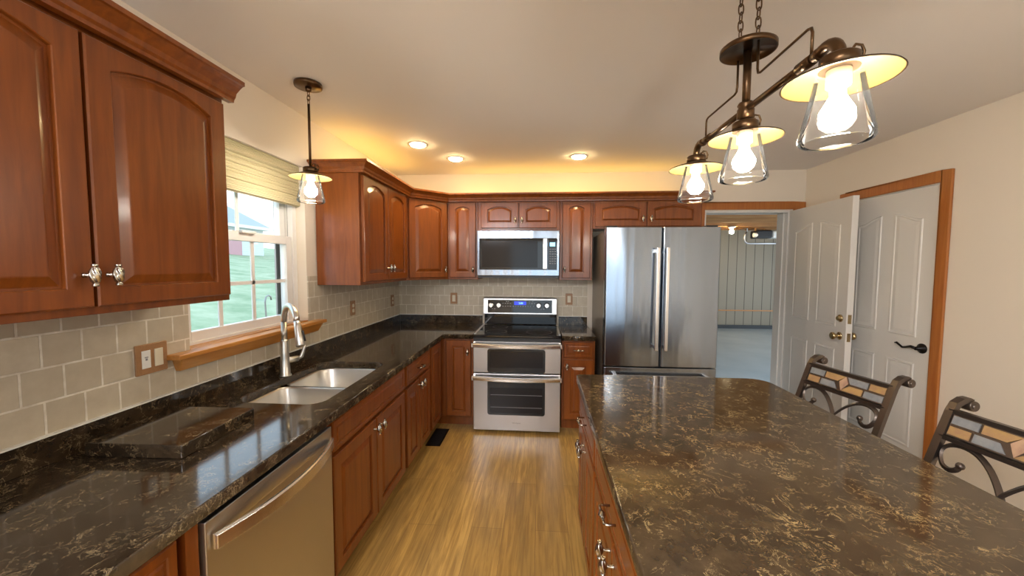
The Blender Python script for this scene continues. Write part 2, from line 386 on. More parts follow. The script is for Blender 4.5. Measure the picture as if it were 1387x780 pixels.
# back door: casing, jamb, open leaf
cs = MB().box(DX0-.075, DX0-.005, -.018, -.0005, FZ, DZ+.08).box(DX1+.02, XR-.001, -.018, -.0005, FZ, DZ+.08).box(DX0-.005, DX1+.02, -.018, -.0005, DZ+.008, DZ+.08)
struct('trim_4', cs, M['casing'], 'orange wood casing around the garage doorway', bevel=.005)
jb = MB().box(DX0, DX0+.02, -.002, .15, FZ, DZ).box(DX1-.02, DX1, -.002, .15, FZ, DZ).box(DX0+.02, DX1-.02, -.002, .15, DZ-.02, DZ).box(DX1-.033, DX1-.02, .05, .15, FZ, DZ-.02).box(DX0+.02, DX0+.033, .05, .15, FZ, DZ-.02).box(DX1, DX1+.02, -.012, -.0005, FZ, DZ+.008)
struct('trim_5', jb, M['white'], 'white door jamb of the garage doorway', bevel=.002)
cs = MB().box(XR-.018, XR-.0005, RY0-.066, RY0-.001, FZ, RZ+.075).box(XR-.018, XR-.0005, RY1+.001, RY1+.066, FZ, RZ+.075).box(XR-.018, XR-.0005, RY0-.001, RY1+.001, RZ+.003, RZ+.075)
struct('trim_6', cs, M['casing'], 'orange wood casing around the closed side door', bevel=.005)

def leaf(w, h, t):
    """door leaf in x 0..w, y 0..t, z 0..h, moulded panels on both faces"""
    mb = MB().box(0, w, 0, t, 0, h)
    st, mid = .115, .10; pw = (w-2*st-mid)/2
    rows = [(.20, .80, 0), (.98, h-.15, .055)]
    for side in (0, 1):
        for (z0, z1, rise) in rows:
            for i in range(2):
                x0 = st+i*(pw+mid); x1 = x0+pw
                def ring(d, y):
                    yy = -y if side == 0 else t+y
                    pts = [(x0+d, yy, z0+d), (x1-d, yy, z0+d)]
                    for k in range(9):
                        s = k/8; x = x1-d-(x1-x0-2*d)*s
                        # eyebrow: rises towards the door's centre line
                        q = s if i == 1 else 1-s
                        q = q  # 0 at outer ... 1 at inner
                        zz = z1 - rise*(1-(.5-.5*math.cos(PI*q))) - d
                        pts.append((x, yy, zz))
                    return pts
                mb.rings([ring(0, 0), ring(.005, .005), ring(.014, .006), ring(.020, .0015), ring(.045, .004)], cap0=False)
    return mb
ang = math.atan2(.072, .85)
def open_leaf():
    o = leaf(.85, 2.0, .044).build('door_1', M['white'], None, off=(0, 0, 0), bevel=.0015)
    o['kind'] = 'structure'; o['label'] = 'white panelled garage door standing open against the side wall'
    # local x runs from hinge to free edge, face y=0 looks to the kitchen
    o.location = (3.935, -.012, FZ+.015); o.rotation_euler = (0, 0, -PI/2-ang)
    # in this pose local -y points to -X (the kitchen)
    for z, nm in ((1.055, 'deadbolt'), (.915, 'door_knob')):
        k = MB()
        if nm == 'deadbolt':
            k.lathe([(.030, 0), (.030, .006), (.026, .012), (.018, .014), (.016, .024)], (.785, 0, z), 20, 'y')
        else:
            k.lathe([(.031, 0), (.031, .006), (.024, .011), (.011, .014), (.011, .030), (.022, .036), (.029, .047), (.027, .058), (.015, .064)], (.785, 0, z), 24, 'y')
        kb = k.build(nm, M['brass'], o)
    k = MB().lathe([(.031, 0), (.031, .006), (.011, .014), (.011, .030), (.022, .036), (.029, .047), (.027, .058), (.015, .064)], (0, 0, 0), 24, 'y', M=Matrix.Translation((.785, .044, .915)) @ Matrix.Rotation(PI, 4, 'Z'))
    k.build('door_knob', M['brass'], o)
    MB().box(.8495, .8515, .010, .034, 1.02, 1.09).build('bolt_plate', M['brass'], o); MB().box(.8495, .8515, .010, .034, .88, .945).build('latch_plate', M['brass'], o)
    return o
open_leaf()
cl = leaf(.757, 2.0, .036).build('door_2', M['white'], None, off=(0, 0, 0), bevel=.0015)
cl['kind'] = 'structure'; cl['label'] = 'closed white panelled door in the right wall'
cl.location = (XR+.006, RY1-.004, FZ+.010); cl.rotation_euler = (0, 0, -PI/2)
hd = MB().lathe([(.034, 0), (.034, .006), (.028, .012), (.014, .016), (.012, .045)], (.69, 0, .915), 24, 'y')
hd.tube([(.69, -.042, .915), (.66, -.046, .922), (.63, -.046, .912), (.60, -.046, .905), (.575, -.046, .918), (.555, -.046, .930), (.543, -.046, .926)], [.010, .010, .008, .007, .0065, .007, .005], 10)
hd.build('lever_handle', M['black_metal'], cl)
MB().box(XR-.001, XR+.006, RY0-.0005, RY0+.004, .92, 1.0)

# ------------------------------------------------------------------ garage beyond
GZ = -.07
struct('floor_garage', MB().box(1.5, 9.2, .141, 6.2, GZ-.1, GZ), M['concrete'])
struct('wall_garage_far', MB().box(1.5, 9.2, 6.2, 6.3, GZ, 2.62), M['panel_wall'])
struct('wall_garage_left', MB().box(1.4, 1.5, .141, 6.3, GZ, 2.62), M['panel_wall'])
struct('wall_garage_right', MB().box(9.1, 9.2, .141, .9, GZ, 2.62).box(9.1, 9.2, 4.6, 6.2, GZ, 2.62).box(9.1, 9.2, .9, 4.6, 2.2, 2.62), M['panel_wall'])
M['subfloor'] = mat('shade_darkened_subfloor', (.07, .035, .015), .8)  # shade of the gaps between joists put into the board colour
struct('ceiling_garage', MB().box(1.4, 9.2, .141, 6.3, 2.62, 2.66), M['subfloor'])
struct('trim_7', MB().box(1.5, 9.1, 6.17, 6.2, .38, .41), M['orange_wood'], 'thin wooden rail across the garage wall')
struct('trim_8', MB().box(1.5, 9.1, 6.15, 6.2, GZ, GZ+.09), M['black'], 'dark base strip along the garage wall')
for i in range(7):
    y = .57 + i*.8
    struct('ceiling_joist', MB().box(1.51, 9.09, y, y+.05, 2.38, 2.619), M['joist'], 'wooden joist of the garage ceiling')
gl = thing('garage_light', 'bare lit bulb in a white holder under the garage ceiling joists', 'light', (5.59, 4.57, 2.22), world=True)
MB().lathe([(.075, 2.3795), (.075, 2.36), (.035, 2.335), (.03, 2.31)], (5.59, 4.57, 0), 20).build('lamp_holder', M['white_plastic'], gl)
MB().sphere((5.59, 4.57, 2.265), .045).build('bulb', M['gbulb'], gl)
op = thing('garage_door_opener', 'dark garage door opener hanging from the joists beyond the doorway', 'door opener', (6.5, 5, 2.1), world=True)
MB().box(6.27, 6.60, 4.85, 5.15, 2.15, 2.33).build('motor_housing', M['black'], op, bevel=.03)
MB().box(6.602, 6.78, 4.86, 5.14, 2.15, 2.31).build('light_cover', M['white_plastic'], op, bevel=.04, seg=4)
MB().lathe([(.05, 0), (.05, .07), (.03, .09)], (6.22, 4.9, 2.22), 16, 'x').build('motor_cap', M['white_plastic'], op)
MB().box(6.3, 6.32, 4.98, 5.02, 2.33, 2.379).box(6.5, 6.52, 4.98, 5.02, 2.33, 2.379).cyl((6.4, 5, 2.33), (6.75, 5, 2.36), .012).box(6.29, 6.53, 4.98, 5.42, 2.372, 2.3798).build('hanger_strap', M['joist'], op)
tr = thing('garage_door_track', 'curved metal track running beneath the garage door opener', 'track', (6.5, 4.9, 2.0), world=True)
pts = [(6.12, 4.99, 2.30), (6.08, 4.99, 2.24), (6.07, 4.99, 2.15), (6.09, 4.99, 2.08), (6.14, 4.99, 2.045), (6.2, 4.99, 2.04), (7.3, 4.99, 2.04)]
MB().tube(pts, .02, 8).build('rail', M['steel'], tr)
MB().box(7.0, 7.03, 4.98, 5.0, 2.05, 2.3795).box(7.0, 7.03, 5.0, 5.42, 2.372, 2.3798).build('hanger', M['steel'], tr); MB().box(6.115, 6.135, 4.98, 5.0, 2.29, 2.3795).box(6.115, 6.135, 5.0, 5.42, 2.372, 2.3798).build('hanger', M['steel'], tr)

# ------------------------------------------------------------------ outside the window
lawn = MB()
nx, ny = 30, 30; vs = []; fs = []
def lawn_z(x, y):
    d = max(0, -x-1); return -.55 + .35*(1-math.exp(-d/6)) + d*.108 + .05*math.sin(x*.9+y*.7) + .04*math.sin(y*1.7)
for i in range(nx+1):
    for j in range(ny+1):
        x = -.3 - 45*(i/nx)**1.6; y = -8 + 60*j/ny; vs.append((x, y, lawn_z(x, y)))
for i in range(nx):
    for j in range(ny): a = i*(ny+1)+j; fs.append((a, a+1, a+ny+2, a+ny+1))
lawn.add(vs, fs, True)
struct('ground_lawn', lawn, M['grass'])
hs = thing('neighbour_house', 'pale sided house with grey roof on the lawn beyond the window', 'house', (-25, 28, 2.2), world=True)
MB().box(-33, -25, 18, 30.9, 1.9, 5.0).build('siding_wall', M['siding'], hs)
MB().prism([(-33.4, 4.95), (-24.5, 4.95), (-29, 7.2)], 'y', 17.6, 31.6).build('roof', M['roof'], hs)
MB().box(-33.45, -24.4, 31.6, 31.75, 4.8, 5.0).box(-24.5, -24.35, 17.5, 31.7, 4.75, 5.0).build('fascia', M['vinyl'], hs)
MB().box(-25, -24.93, 24.6, 28.15, 2.3, 4.35).build('garage_door', M['pinkdoor'], hs)
wf = MB().box(-25, -24.93, 29.1, 30.1, 3.4, 4.35).build('window', M['vinyl'], hs)
pn = MB()
for y in (29.2, 29.65): 
    for z in (3.48, 3.92): pn.box(-24.93, -24.91, y, y+.36, z, z+.34)
pn.build('window_pane', M['darkpane'], wf)
hk = thing('plant_hook', 'thin curved metal garden hook standing on the lawn outside the window', 'garden hook', (-2.5, 1.33, lawn_z(-2.5, 1.33)), world=True)
MB().tube([(-2.5, 1.335, lawn_z(-2.5, 1.33)-.02), (-2.5, 1.32, .6), (-2.5, 1.30, .98), (-2.5, 1.32, 1.05), (-2.5, 1.37, 1.07), (-2.5, 1.42, 1.05), (-2.5, 1.43, 1.0)], .012, 8).build('rod', M['steel_side'], hk)
sc_ = MB(); frame(sc_, -.175, -.165, WY0-.02, WY1+.02, WZ0-.02, WZ1+.02, .075)
struct('trim_9', sc_, M['steel_side'], 'grey outer frame of the window')

# ------------------------------------------------------------------ cabinet parts (local: front looks to -y)
def panel_rings(mb, x0, z0, w, h, y, t=.02, rail=.058, rise=0.0, fd=.011, bev=.036):
    n = 14; ox0, ox1, oz0, oz1 = x0, x0+w, z0, z0+h
    ix0, ix1, iz0, iz1 = ox0+rail, ox1-rail, oz0+rail*.85, oz1-(.032 if rise > 0 else rail)
    c = (ix0+ix1)/2; hw = (ix1-ix0)/2; R = (hw*hw+rise*rise)/(2*rise) if rise > 0 else 0
    def arc(x): 
        return iz1 if rise <= 0 else iz1 - R + math.sqrt(max(0, R*R-(x-c)**2))
    def outer(yy, d):
        pts = [(ox0+d, yy, oz0+d), (ox1-d, yy, oz0+d)]
        for k in range(n+1): pts.append((ox1-d-(ox1-ox0-2*d)*k/n, yy, oz1-d))
        return pts
    def inner(yy, d):
        pts = [(ix0+d, yy, iz0+d), (ix1-d, yy, iz0+d)]
        for k in range(n+1):
            xb = ix1-(ix1-ix0)*k/n; pts.append((c+(xb-c)*(hw-d)/hw, yy, arc(xb)-d))
        return pts
    f = y-t
    rs = [outer(y, 0), outer(f+.004, 0), outer(f, .004), inner(f, 0), inner(f+.002, .002), inner(f+fd, .003), inner(f+fd, .009), inner(f+.0015, bev*.9), inner(f+.001, bev)]
    mb.rings(rs)
    return mb
def knob_mb(x, z, y):
    """twisted cage knob, axis vertical, standing off the door by a post"""
    mb = MB(); mb.lathe([(.007, 0), (.0065, .003), (.0042, .006), (.0042, .024)], (x, y, z), 10, 'y')
    prof = [(a_, b_*1.25) for a_, b_ in [(.0068, -.023), (.0072, -.0215), (.0072, -.0185), (.005, -.017), (.0075, -.013), (.0098, -.008), (.0112, -.002), (.0112, .002), (.0098, .008), (.0075, .013), (.005, .017), (.0072, .0185), (.0072, .0215), (.0066, .023)]]
    fine = []
    for i in range(len(prof)-1):
        a, b = prof[i], prof[i+1]
        for k in range(2): fine.append((a[0]+(b[0]-a[0])*k/2, a[1]+(b[1]-a[1])*k/2))
    fine.append(prof[-1])
    mb.lathe(fine, (x, y-.031, z), 28, 'z', twist=lambda a, h: 1+(.26*math.cos(4*a+h*150) if abs(h) < .019 else 0))
    return mb
def pull_mb(x, z, y, span=.090):
    mb = MB(); a = x-span/2; b = x+span/2; d = .032
    mb.tube([(a, y, z), (a, y-d+.006, z), (a+.004, y-d, z), (x-.016, y-d, z)], .0038, 8)
    mb.tube([(b, y, z), (b, y-d+.006, z), (b-.004, y-d, z), (x+.016, y-d, z)], .0038, 8)
    prof = [(.0045, -.017), (.006, -.014), (.0085, -.007), (.0095, 0), (.0085, .007), (.006, .014), (.0045, .017)]
    mb.lathe(prof, (x, y-d, z), 16, 'x', twist=lambda t, h: 1+.18*math.cos(4*t+h*190))
    return mb
def cabinet(name, label, loc, rz, W, D, z0, z1, doors=(), drawers=(), cat='cabinet', group=None, kick=True, gap=0):
    """doors: (x0,x1,z0,z1,rise,knob x or None,knob z) drawers: (x0,x1,z0,z1,pull?)"""
    t = thing(name, label, cat, loc, rz, group)
    th = .018
    cm = MB(); cm.box(0, W, -D, -gap, z0, z1)
    cm.build('carcass', M['cherry'], t, bevel=.0015, seg=1)
    if kick: MB().box(.005, W-.005, -D+.07, -.002, FZ, z0-.001).build('toe_kick', M['cherry'], t)
    for (a, b, c, d, rise, kx, kz) in doors:
        do = panel_rings(MB(), a, c, b-a, d-c, -D-.0015, rail=min(.058, (b-a)*.24), rise=rise, bev=min(.036, (b-a)*.14, (d-c)*.10)).build('door', M['cherry'], t)
        if kx is not None: knob_mb(kx, kz, -D-.0215).build('knob', M['nickel'], do)
    for (a, b, c, d, p) in drawers:
        do = panel_rings(MB(), a, c, b-a, d-c, -D-.0015, rail=.024, fd=.004, bev=.016).build('drawer_front', M['cherry'], t)
        if p: pull_mb((a+b)/2, (c+d)/2, -D-.0215).build('pull', M['nickel'], do)
    return t
L90, R90 = PI/2, -PI/2
UB, UT = 1.388, 2.15; KX = .033
# wall cabinets on the left wall: local x = world y (loc.y + x)
def wl_cab(name, label, y0, y1, doors, **k): return cabinet(name, label, (.0, y0, 0), L90, y1-y0, .308, UB, UT, [(a-y0, b-y0, c, d, r, (kx-y0 if kx is not None else None), kz) for a, b, c, d, r, kx, kz in doors], kick=False, gap=.009, **k)
dz0, dz1 = 1.410, 2.118
wl_cab('wall_cabinet', 'large cherry wall cabinet with two arched doors left of the window', -3.487, -2.572,
       [(-3.472, -3.033, dz0, dz1, .036, -3.055, 1.495), (-3.025, -2.588, dz0, dz1, .036, -3.000, 1.495)])
wl_cab('wall_cabinet', 'cherry wall cabinet on the left wall, nearest the ceiling corner behind the camera', -4.40, -3.489,
       [(-4.385, -3.952, dz0, dz1, .036, -3.975, 1.495), (-3.944, -3.505, dz0, dz1, .036, -3.92, 1.495)])
wl_cab('wall_cabinet', 'two-door cherry wall cabinet right of the window with its bare side showing', -1.50, -.612,
       [(-1.470, -1.065, dz0, dz1, .036, -1.092, 1.50), (-1.057, -.652, dz0, dz1, .036, -1.030, 1.50)])
# diagonal corner cabinet
cc = thing('corner_wall_cabinet', 'diagonal cherry wall cabinet in the corner, single arched door', 'cabinet', (.3, -.3, UB), world=True)
ol = [(.009, -.009), (.009, -.610), (.308, -.610), (.610, -.308), (.610, -.009)]
MB().prism(ol, 'z', UB, UT).build('carcass', M['cherry'], cc, bevel=.0015, seg=1)
dd = panel_rings(MB(), .018, dz0, .391, dz1-dz0, -.0015, rise=.034)
Mx = Matrix.Translation((.308, -.610, 0)) @ Matrix.Rotation(PI/4, 4, 'Z')
for i, v in enumerate(dd.v): dd.v[i] = Mx @ v
dd = dd.build('door', M['cherry'], cc)
kk = knob_mb(.375, 1.485, -.0215)
for i, v in enumerate(kk.v): kk.v[i] = Mx @ v
kb = kk.build('knob', M['nickel'], dd, off=(.3, -.3, UB))
def wb_cab(label, x0, x1, z0, doors, D=.308, **k): return cabinet('wall_cabinet', label, (x0, 0, 0), 0, x1-x0, D, z0, UT, [(a-x0, b-x0, c, d, r, (kx-x0 if kx is not None else None), kz) for a, b, c, d, r, kx, kz in doors], kick=False, gap=.009, **k)
wb_cab('narrow cherry wall cabinet with one arched door, left of the microwave', .612, .905, UB, [(.630, .885, dz0, dz1, .025, .862, 1.482)])
wb_cab('short cherry wall cabinet with two doors directly above the microwave', .907, 1.685, 1.855, [(.940, 1.294, 1.880, dz1, .032, 1.265, 1.952), (1.302, 1.656, 1.880, dz1, .032, 1.330, 1.952)])
wb_cab('narrow cherry wall cabinet with one arched door, right of the microwave', 1.687, 1.993, UB, [(1.712, 1.972, dz0, dz1, .025, 1.733, 1.488)])
wb_cab('wide low cherry wall cabinet over the refrigerator', 1.995, 2.985, 1.872, [(2.012, 2.482, 1.893, dz1, .032, 2.445, 1.962), (2.490, 2.965, 1.893, dz1, .032, 2.520, 1.962)])
# crown mouldings
def crown(path, closed_ends=True):
    """path: list of (x,y) at cabinet face; profile steps outward to the right-hand side"""
    prof = [(.001, 2.128), (.024, 2.128), (.026, 2.138), (.032, 2.146), (.036, 2.160), (.052, 2.176), (.062, 2.184), (.070, 2.186), (.070, 2.200), (.001, 2.200)]
    prof = [(a-.001 if i not in (0, 9) else .0, b) for i, (a, b) in enumerate(prof)]
    rs = []; P = [Vector(p) for p in path]
    for i, p in enumerate(P):
        if i == 0: d = (P[1]-P[0]).normalized(); nrm = Vector((d.y, -d.x)); k = 1
        elif i == len(P)-1: d = (P[-1]-P[-2]).normalized(); nrm = Vector((d.y, -d.x)); k = 1
        else:
            d0 = (P[i]-P[i-1]).normalized(); d1 = (P[i+1]-P[i]).normalized()
            n0 = Vector((d0.y, -d0.x)); n1 = Vector((d1.y, -d1.x)); nrm = (n0+n1).normalized(); k = 1/max(.3, nrm.dot(n0))
        rs.append([(p.x+nrm.x*a*k, p.y+nrm.y*a*k, z) for a, z in prof])
    return MB().rings(rs)
F = .3315
c1 = crown([(.331, -4.40), (.331, -2.571)]) 
tag(c1.build('crown_moulding', M['cherry']), 'dark cherry crown moulding along the cabinets left of the window', 'crown moulding')
c2 = crown([(.002, -1.502), (F, -1.502), (F, -.622), (.622, -F), (2.987, -F), (2.987, -.002)])
c2o = c2.build('crown_moulding', M['cherry']); tag(c2o, 'cherry crown moulding running over the corner and back wall cabinets', 'crown moulding')

# ------------------------------------------------------------------ base cabinets
BD = .61; BZ = .152; BT = .872
def bl_cab(name, label, y0, y1, doors, drawers, **k):
    return cabinet(name, label, (.0, y0, 0), L90, y1-y0, BD, BZ, BT, [(a-y0, b-y0, c, d, 0, (kx-y0 if kx is not None else None), kz) for a, b, c, d, kx, kz in doors], [(a-y0, b-y0, c, d, p) for a, b, c, d, p in drawers], gap=.003, **k)
ZD0, ZD1, ZR0, ZR1 = .165, .700, .722, .856
bl_cab('base_cabinet', 'cherry base cabinet nearest the camera, left of the dishwasher', -3.72, -3.112, [(-3.70, -3.42, ZD0, ZD1, -3.44, .655), (-3.412, -3.130, ZD0, ZD1, -3.392, .655)], [(-3.70, -3.130, ZR0, ZR1, True)])
ep = tag(MB().box(.003, .628, -3.108, -3.072, FZ, BT).build('end_panel', M['cherry'], bevel=.001), 'narrow dark cherry filler panel at the left side of the dishwasher', 'panel')
# sink base is open topped so that the bowls hang inside it
t = thing('sink_base_cabinet', 'cherry base cabinet under the sink with long false drawer front', 'cabinet', (0, -2.452, 0), L90)
Wd = .892; sb = MB()
sb.box(0, .018, -BD, -.003, BZ, BT).box(Wd-.018, Wd, -BD, -.003, BZ, BT).box(.018, Wd-.018, -BD+.02, -.003, BZ, BZ+.018).box(.018, Wd-.018, -.012, -.003, BZ+.018, BT).box(.018, Wd-.018, -BD, -BD+.0195, BZ, BT)
sb.build('carcass', M['cherry'], t)
MB().box(.005, Wd-.005, -BD+.07, -.002, FZ, BZ-.001).build('toe_kick', M['cherry'], t)
for a, b, kx in ((.018, .442, .412), (.450, .874, .480)):
    do = panel_rings(MB(), a, ZD0, b-a, ZD1-ZD0, -BD-.0015).build('door', M['cherry'], t); knob_mb(kx, .655, -BD-.0215).build('knob', M['nickel'], do)
panel_rings(MB(), .018, ZR0, .856, ZR1-ZR0, -BD-.0015, rail=.024, fd=.004, bev=.016).build('false_front', M['cherry'], t)
bl_cab('base_cabinet', 'cherry base cabinet with one drawer between the sink and the corner', -1.558, -.985, [(-1.535, -1.277, ZD0, ZD1, -1.305, .662), (-1.269, -1.008, ZD0, ZD1, -1.240, .662)], [(-1.535, -1.008, ZR0, ZR1, True)])
# corner base cabinet
cb = thing('corner_base_cabinet', 'L-shaped cherry corner base cabinet left of the range with two plain doors', 'cabinet', (.3, -.3, FZ), world=True)
ol = [(.003, -.003), (.003, -.983), (BD, -.983), (BD, -BD), (.915, -BD), (.915, -.003)]
MB().prism(ol, 'z', BZ, BT).build('carcass', M['cherry'], cb, bevel=.0015, seg=1)
ol = [(.01, -.01), (.01, -.975), (.54, -.975), (.54, -.54), (.913, -.54), (.913, -.01)]
MB().prism(ol, 'z', FZ, BZ-.001).build('toe_kick', M['cherry'], cb)
d1 = panel_rings(MB(), .668, ZD0, .225, ZR1-ZD0, -BD-.0015, rail=.05, bev=.024).build('door', M['cherry'], cb)
knob_mb(.866, .755, -BD-.0215).build('knob', M['nickel'], d1, off=(.3, -.3, FZ))
d2 = panel_rings(MB(), -.955, ZD0, .285, ZR1-ZD0, -BD-.0015, rail=.05, bev=.024)
Mx = Matrix.Rotation(PI/2, 4, 'Z')
for i, v in enumerate(d2.v): d2.v[i] = Mx @ v
d2.build('door', M['cherry'], cb)
cabinet('base_cabinet', 'narrow cherry base cabinet with drawer and door right of the range', (1.700, 0, 0), 0, .290, BD, BZ, BT, [(.018, .272, ZD0, ZD1, 0, .045, .645)], [(.018, .272, ZR0, ZR1, True)], gap=.003)
# island
IX = 1.745
def is_cab(label, y1, y0, pull=True):
    W = y1-y0; h = W/2
    return cabinet('island_cabinet', label, (IX+.62, y1, 0), R90, W, .62, BZ, BT, [(.018, h-.004, ZD0, ZD1, 0, h-.032, .655), (h+.004, W-.018, ZD0, ZD1, 0, h+.032, .655)], [(.018, W-.018, ZR0, ZR1, pull)], group=None)
is_cab('cherry island cabinet at the far end facing the range', -1.875, -2.470)
is_cab('cherry island cabinet, second from the far end along the aisle', -2.472, -3.232)
is_cab('cherry island cabinet at the camera end of the island', -3.234, -3.70)
bp = tag(MB().box(IX+.622, IX+.645, -3.70, -1.875, FZ, BT).build('island_back_panel', M['cherry'], bevel=.001), 'plain cherry panel on the seating side of the island', 'panel')

# ------------------------------------------------------------------ worktops (curve plates with holes)
def plate(name, outlines, z0, z1, bev, m, parent=None):
    cu_ = bpy.data.curves.new(name, 'CURVE'); cu_.dimensions = '2D'; cu_.fill_mode = 'BOTH'
    cu_.extrude = (z1-z0)/2-bev; cu_.bevel_depth = bev; cu_.bevel_resolution = 3; cu_.offset = -bev
    for ol in outlines:
        sp = cu_.splines.new('POLY'); sp.points.add(len(ol)-1)
        for p, q in zip(sp.points, ol): p.co = (q[0], q[1], 0, 1)
        sp.use_cyclic_u = True
    tmp = bpy.data.objects.new('tmp', cu_); C.objects.link(tmp)
    bpy.context.view_layer.update()
    me = bpy.data.meshes.new_from_object(tmp.evaluated_get(bpy.context.evaluated_depsgraph_get()))
    bpy.data.objects.remove(tmp); bpy.data.curves.remove(cu_)
    me.transform(Matrix.Translation((0, 0, (z0+z1)/2))); me.materials.clear(); me.materials.append(m); me.name = name
    o = bpy.data.objects.new(name, me); C.objects.link(o)
    if parent is not None: o.parent = parent
    return o
def rrect(x0, x1, y0, y1, r, n=6, rs=None):
    rs = rs or (r, r, r, r); pts = []
    for (cx, cy, a0, rr) in ((x1-rs[0], y1-rs[0], 0, rs[0]), (x0+rs[1], y1-rs[1], 90, rs[1]), (x0+rs[2], y0+rs[2], 180, rs[2]), (x1-rs[3], y0+rs[3], 270, rs[3])):
        for k in range(n+1):
            a = math.radians(a0+90*k/n); pts.append((cx+rr*math.cos(a), cy+rr*math.sin(a)))
    return pts
TZ0 = .8735
SX0, SX1, SY0, SY1 = .135, .545, -2.39, -1.665
ctop = [(.002, -.002), (.002, -3.74), (.652, -3.74), (.652, -.672), (.672, -.652), (.915, -.652), (.915, -.002)]
tag(plate('worktop', [ctop, rrect(SX0, SX1, SY0, SY1, .07, rs=(.07, .09, .09, .07))], TZ0, CT, .004, M['quartz']), 'dark brown veined stone worktop along the window wall with sink cutout', 'worktop')
tag(plate('worktop', [[(1.699, -.002), (1.699, -.652), (1.994, -.652), (1.994, -.002)]], TZ0, CT, .004, M['quartz']), 'small dark stone worktop between the range and the refrigerator', 'worktop')
iol = [(1.712, -1.835), (1.732, -1.815), (1.75, -1.815)]
for k in range(7):
    a = math.radians(90-90*k/6); iol.append((2.725-.09+.09*math.cos(a), -1.815-.09+.09*math.sin(a)))
iol += [(2.725, -3.75), (1.712, -3.75)]
tag(plate('island_worktop', [iol], TZ0, CT, .005, M['quartz_isl']), 'large polished brown stone island top with golden veins', 'worktop')
up1 = MB().box(.0005, .020, -3.74, -.021, CT+.0005, 1.0).build('stone_upstand', M['quartz'], bevel=.001); tag(up1, 'low dark stone upstand along the window wall behind the sink', 'upstand')
up2 = MB().box(.021, .905, -.020, -.0005, CT+.0005, 1.0).build('stone_upstand', M['quartz'], bevel=.001); tag(up2, 'low dark stone upstand on the back wall left of the range', 'upstand')
up3 = MB().box(1.70, 1.99, -.020, -.0005, CT+.0005, 1.0).build('stone_upstand', M['quartz'], bevel=.001); tag(up3, 'short dark stone upstand between the range and the refrigerator', 'upstand')

# ------------------------------------------------------------------ sink and faucet
sk = thing('kitchen_sink', 'double bowl stainless steel undermount sink below the window', 'sink', (.34, -2.03, .66), world=True)
def bowl(y0, y1, depth, rs):
    mb = MB(); rs_ = []
    for (d, z) in ((-.012, TZ0-.0015), (0, TZ0-.0015), (.004, TZ0-.012), (.012, TZ0-depth*.7), (.03, TZ0-depth+.012), (.06, TZ0-depth+.002), (.12, TZ0-depth)):
        q = rrect(SX0-.004+max(d,0) , SX1+.004-max(d,0), y0+max(d,0), y1-max(d,0), 1, rs=tuple(max(.03, r-d*.3) for r in rs)) if d >= 0 else rrect(SX0-.016, SX1+.016, y0-.004, y1+.004, 1, rs=tuple(r+.01 for r in rs))
        rs_.append([(x, y, z) for x, y in q])
    mb.rings(rs_, False, True, True)
    return mb
for (a, b, rr, dp) in ((SY0-.004, -2.045, (.05, .05, .09, .08), .205), (-2.030, SY1+.004, (.07, .09, .05, .05), .185)):
    bo = bowl(a, b, dp, rr).build('bowl', M['sink'], sk)
    MB().lathe([(.042, 0), (.042, .003), (.03, .003), (.026, -.0)], (.33, (a+b)/2, TZ0-dp+.001), 24).build('drain', M['chrome'], bo, off=(.34, -2.03, .66))
fc = thing('kitchen_faucet', 'brushed nickel pull-down faucet with high arched spout behind the sink', 'faucet', (.112, -1.992, CT+.001), world=True)
fx, fy = .112, -1.992
MB().lathe([(.031, 0), (.031, .006), (.026, .012), (.022, .10), (.0185, .19), (.0165, .20)], (fx, fy, CT+.001), 24).build('body', M['sink'], fc)
q = [(fx, fy, CT+.195), (fx, fy, CT+.30)]
dirx, diry = .80, -.60
for k in range(0, 13):
    a = PI - PI*k/12*.93; r = .095; q.append((fx+(r+r*math.cos(a))*dirx, fy+(r+r*math.cos(a))*diry, CT+.30+r*math.sin(a)))
sp = MB().tube(q, .0150, 14); sp.build('spout', M['sink'], fc)
e = Vector(q[-1]); d = (e-Vector(q[-2])).normalized()
hd_ = MB().tube([e-d*.005, e+d*.03, e+d*.075, e+d*.125, e+d*.13], [.0145, .017, .0195, .0235, .021], 18); hd_.build('spray_head', M['sink'], fc)
MB().tube([e+d*.05+Vector((.018, .004, 0)), e+d*.105+Vector((.022, .005, 0))], .007, 8).build('spray_button', M['black'], fc)
hh = MB().cyl((fx, fy, CT+.085), (fx+.035, fy+.058, CT+.085), .017, 16)
hh.tube([(fx+.034, fy+.056, CT+.085), (fx+.050, fy+.070, CT+.095), (fx+.062, fy+.078, CT+.14), (fx+.066, fy+.080, CT+.175)], [.012, .011, .008, .007], 12)
hh.build('lever', M['sink'], fc)

# stone offcut on the counter
sb_ = plate('stone_slab', [rrect(-.16, .165, -.158, .158, .006, 2)], 0, .044, .003, M['quartz'])
tag(sb_, 'loose polished dark stone slab lying on the counter beside the sink', 'stone slab'); sb_.location = (.222, -2.722, CT+.001); sb_.rotation_euler = (0, 0, .03)

